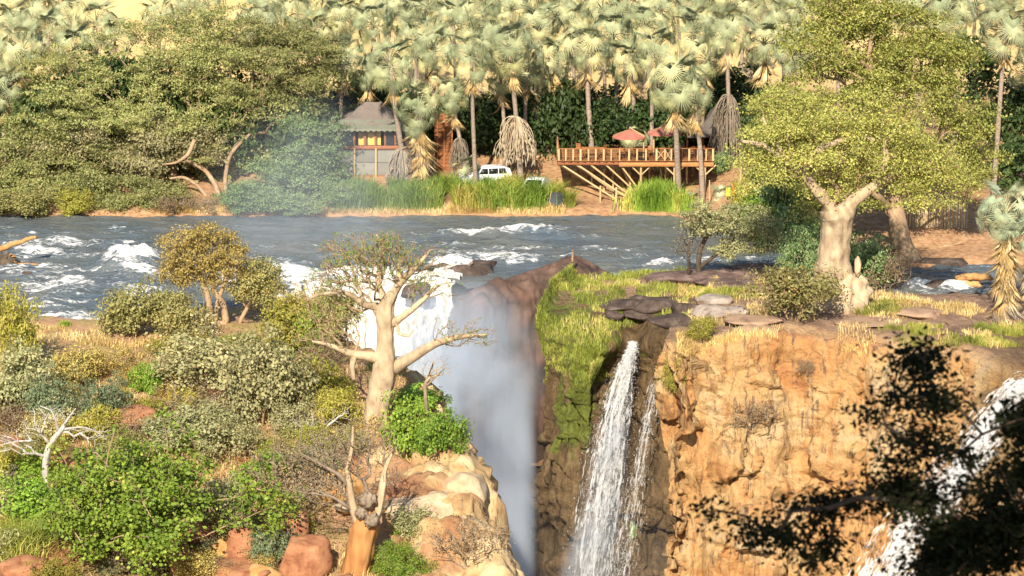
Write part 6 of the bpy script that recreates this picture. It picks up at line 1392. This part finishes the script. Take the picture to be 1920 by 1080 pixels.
# left bank straw
n = 85000; Yq = gq.uniform(140, 197, n); xq = -40 + (rimL(Yq) - .6 + 40) * gq.random(n); mk = fbm(xq * .3, Yq * .3, 0, 3, 130); dsh = shoreL(xq) - Yq
ok = (mk > np.where(Yq > 176, .5, -.1)) & (dsh > .8) & ~((xq > rimL(Yq) - 6.5) & (Yq > 148) & (Yq < 166)); xq, Yq = xq[ok], Yq[ok]
grass('grass', np.stack([xq, Yq, hL(xq, Yq)], 1), .15, .6, .02, LM['straw'], 5, lean=.7, label='dry golden grass scattered over the left slope')
n = 90000; Yq = gq.uniform(140, 180, n); xq = -38 + (rimL(Yq) - .4 + 38) * gq.random(n); mk = fbm(xq * .45 + 9, Yq * .45, 0, 3, 133); ok = (mk > -.1) & ~((xq > rimL(Yq) - 5.5) & (Yq > 148) & (Yq < 165) & (mk < .5)) & ~((Yq > 172) & (mk < .3)); xq, Yq, mk = xq[ok], Yq[ok], mk[ok]; k_ = len(xq)
P_ = np.stack([xq, Yq, hL(xq, Yq) + (.05 + .55 * gq.random(k_) ** 2) * np.clip(mk + .5, .3, 1.2)], 1)
t = leaf_mesh('ground_cover', P_, gq.normal(size=(k_, 3)) + [0, -.4, .9], gq.uniform(.03, .09, k_), np.clip(.5 + .6 * fbm(xq * .7, Yq * .7, 0, 3, 135) + .25 * gq.normal(size=k_), 0, 1), leaf_mat('dry_ground_cover', (.16, .14, .04), (.36, .28, .10), (.30, .18, .09)), gq)
o_ = obj('ground_cover', t); o_['kind'] = 'stuff'; o_['label'] = 'low dry herbs and twigs covering the left slope'
def tussock(label, u, v, rpx, n, hmin, hmax, kind, seed, src=hitL):
    b = src(u, v); s = ppm(b[1]); q = gq.normal(0, rpx * .45 / s, (n, 2)); P = np.stack([b[0] + q[:, 0], b[1] + q[:, 1], np.zeros(n)], 1); P[:, 2] = hL(P[:, 0], P[:, 1]) if src is hitL else hF(P[:, 0], P[:, 1])
    grass('grass', P, hmin, hmax, .02, LM[kind], seed, lean=.7, label=label)
tussock('tall yellow-green grass at the lower left edge', 40, 1050, 55, 2600, 1.2, 2.6, 'meadow', 6); tussock('green grass tuft at the waterline on the left', 70, 585, 32, 2200, .5, 1.2, 'reed', 7); tussock('grass tuft on the pink soil', 120, 612, 12, 300, .2, .45, 'reed', 8)
tussock('bright tall grass right of the acacias', 440, 650, 45, 1600, .4, 1.0, 'reed', 9); tussock('tall pale grass by the vivid green shrub', 515, 670, 22, 900, .5, 1.2, 'reed', 10)
# reeds on the far bank
n = 24000; xq = gq.uniform(atY(625, 400, 238)[0], atY(1045, 400, 238)[0], n); dq = .35 + 6.0 * gq.random(n) ** 1.2; cl = vnoise(xq * .9, dq * .7, 0, 141); uq = 960 + xq * ppm(238) 
ok = (cl > -.35) & ~((dq < 1.6) & (gq.random(n) < .55)) & ~((uq > 1015) & (gq.random(n) < .8)); xq, dq = xq[ok], dq[ok]; Yq = farY(xq) + dq
grass('reeds', np.stack([xq, Yq, hF(xq, Yq)], 1), .7, 2.2, .035, LM['reed'], 11, lean=.5, label='bright green reeds along the far waterline')
n = 4500; xq = atY(1234, 400, 238)[0] + gq.normal(0, 1.1, n); dq = .3 + 4.0 * gq.random(n) * np.exp(-((xq - atY(1234, 400, 238)[0]) / 2.2) ** 2); Yq = farY(xq) + dq
grass('reeds', np.stack([xq, Yq, hF(xq, Yq)], 1), .7, 2.5, .035, LM['reed'], 12, lean=.45, label='tall reeds under the deck front')
n = 14000; xq = gq.uniform(atY(300, 400, 238)[0], atY(1060, 400, 238)[0], n); dq = .1 + 1.3 * gq.random(n); Yq = farY(xq) + dq
grass('grass', np.stack([xq, Yq, hF(xq, Yq)], 1), .15, .6, .022, LM['straw'], 13, lean=.6, label='straw fringe at the far waterline')
for k, (u, v) in enumerate(((1047, 372), (1068, 388), (1030, 380))): tussock('thin yellow reed clump by the tent', u, v, 9, 300, .8, 2.2, 'meadow', 14 + k, hitF)

# ---- the tree at the photographer's side, leaves out of focus
Yn = 14.0; bn = np.array([5.6, 11.0, 37.6 - 15 * .5 - .3])
nt_ = tree('foreground_tree', 'near black leafy branches, out of focus, in the lower right corner', 'tree', bn,
     [BL(1880, 985, Yn, 120, 100, 90), BL(1790, 1030, Yn, 100, 60, 70), BL(1730, 830, Yn, 60, 36, 40), BL(1810, 885, Yn, 60, 36, 40), BL(1700, 925, Yn, 60, 36, 40), BL(1560, 945, Yn, 75, 30, 40) + (.55,), BL(1460, 945, Yn - .3, 60, 24, 30) + (.5,), BL(1600, 1040, Yn, 100, 30, 40) + (.6,), BL(1500, 1010, Yn, 60, 16, 30),
      BL(1720, 670, Yn + .3, 42, 40, 30), BL(1760, 750, Yn, 50, 36, 30), BL(1630, 775, Yn, 70, 14, 30), BL(1910, 790, Yn, 45, 40, 40), BL(1660, 850, Yn, 40, 22, 30), BL(1370, 955, Yn - .3, 50, 10, 20), BL(1420, 1000, Yn - .2, 40, 12, 20), BL(1700, 740, Yn, 40, 30, 30), BL(1900, 890, Yn, 50, 40, 40)],
     760, 'black', 19, .075, .020, .22, M_BARK_DARK, 301, k=.3, flat=.6, shell=.6, r0=.003, step=.25, clump=7, aspect=.5,
     starts=[([bn, bn + [-.2, .3, 3], bn + [-.4, 0, 6.5], bn + [-1.2, -1.5, 10.5], np.array([2.6, 6.2, 43.3]), np.array([.6, 7.0, 42.9])], [.22, .18, .14, .09, .06, .03]), ([bn + [-.3, .2, 4.0], np.array(atY(2050, 1180, Yn - .5)), np.array(atY(1890, 1000, Yn)), np.array(atY(1800, 850, Yn))], [.08, .04, .022, .01])])
gq = np.random.default_rng(77)
T_ = blob_targets([(np.array([2.5, 6.0, 43.8]), np.array([7.0, 6.5, 1.7])), (np.array([.4, 7.8, 42.7]), np.array([3.0, 2.6, 1.0])), (np.array([5.2, 8.5, 42.2]), np.array([2.8, 2.6, 1.6]))], 1000, gq, .7)
c_, n_, s_, t_ = clump_leaves(T_, np.array([2, 7, 42.]), 36, .35, .13, gq); obj('crown', leaf_mesh('crown', c_ - bn, n_, s_, t_, LM['black'], gq), nt_)  # unseen canopy overhead, added to keep sun and sky off the near branches
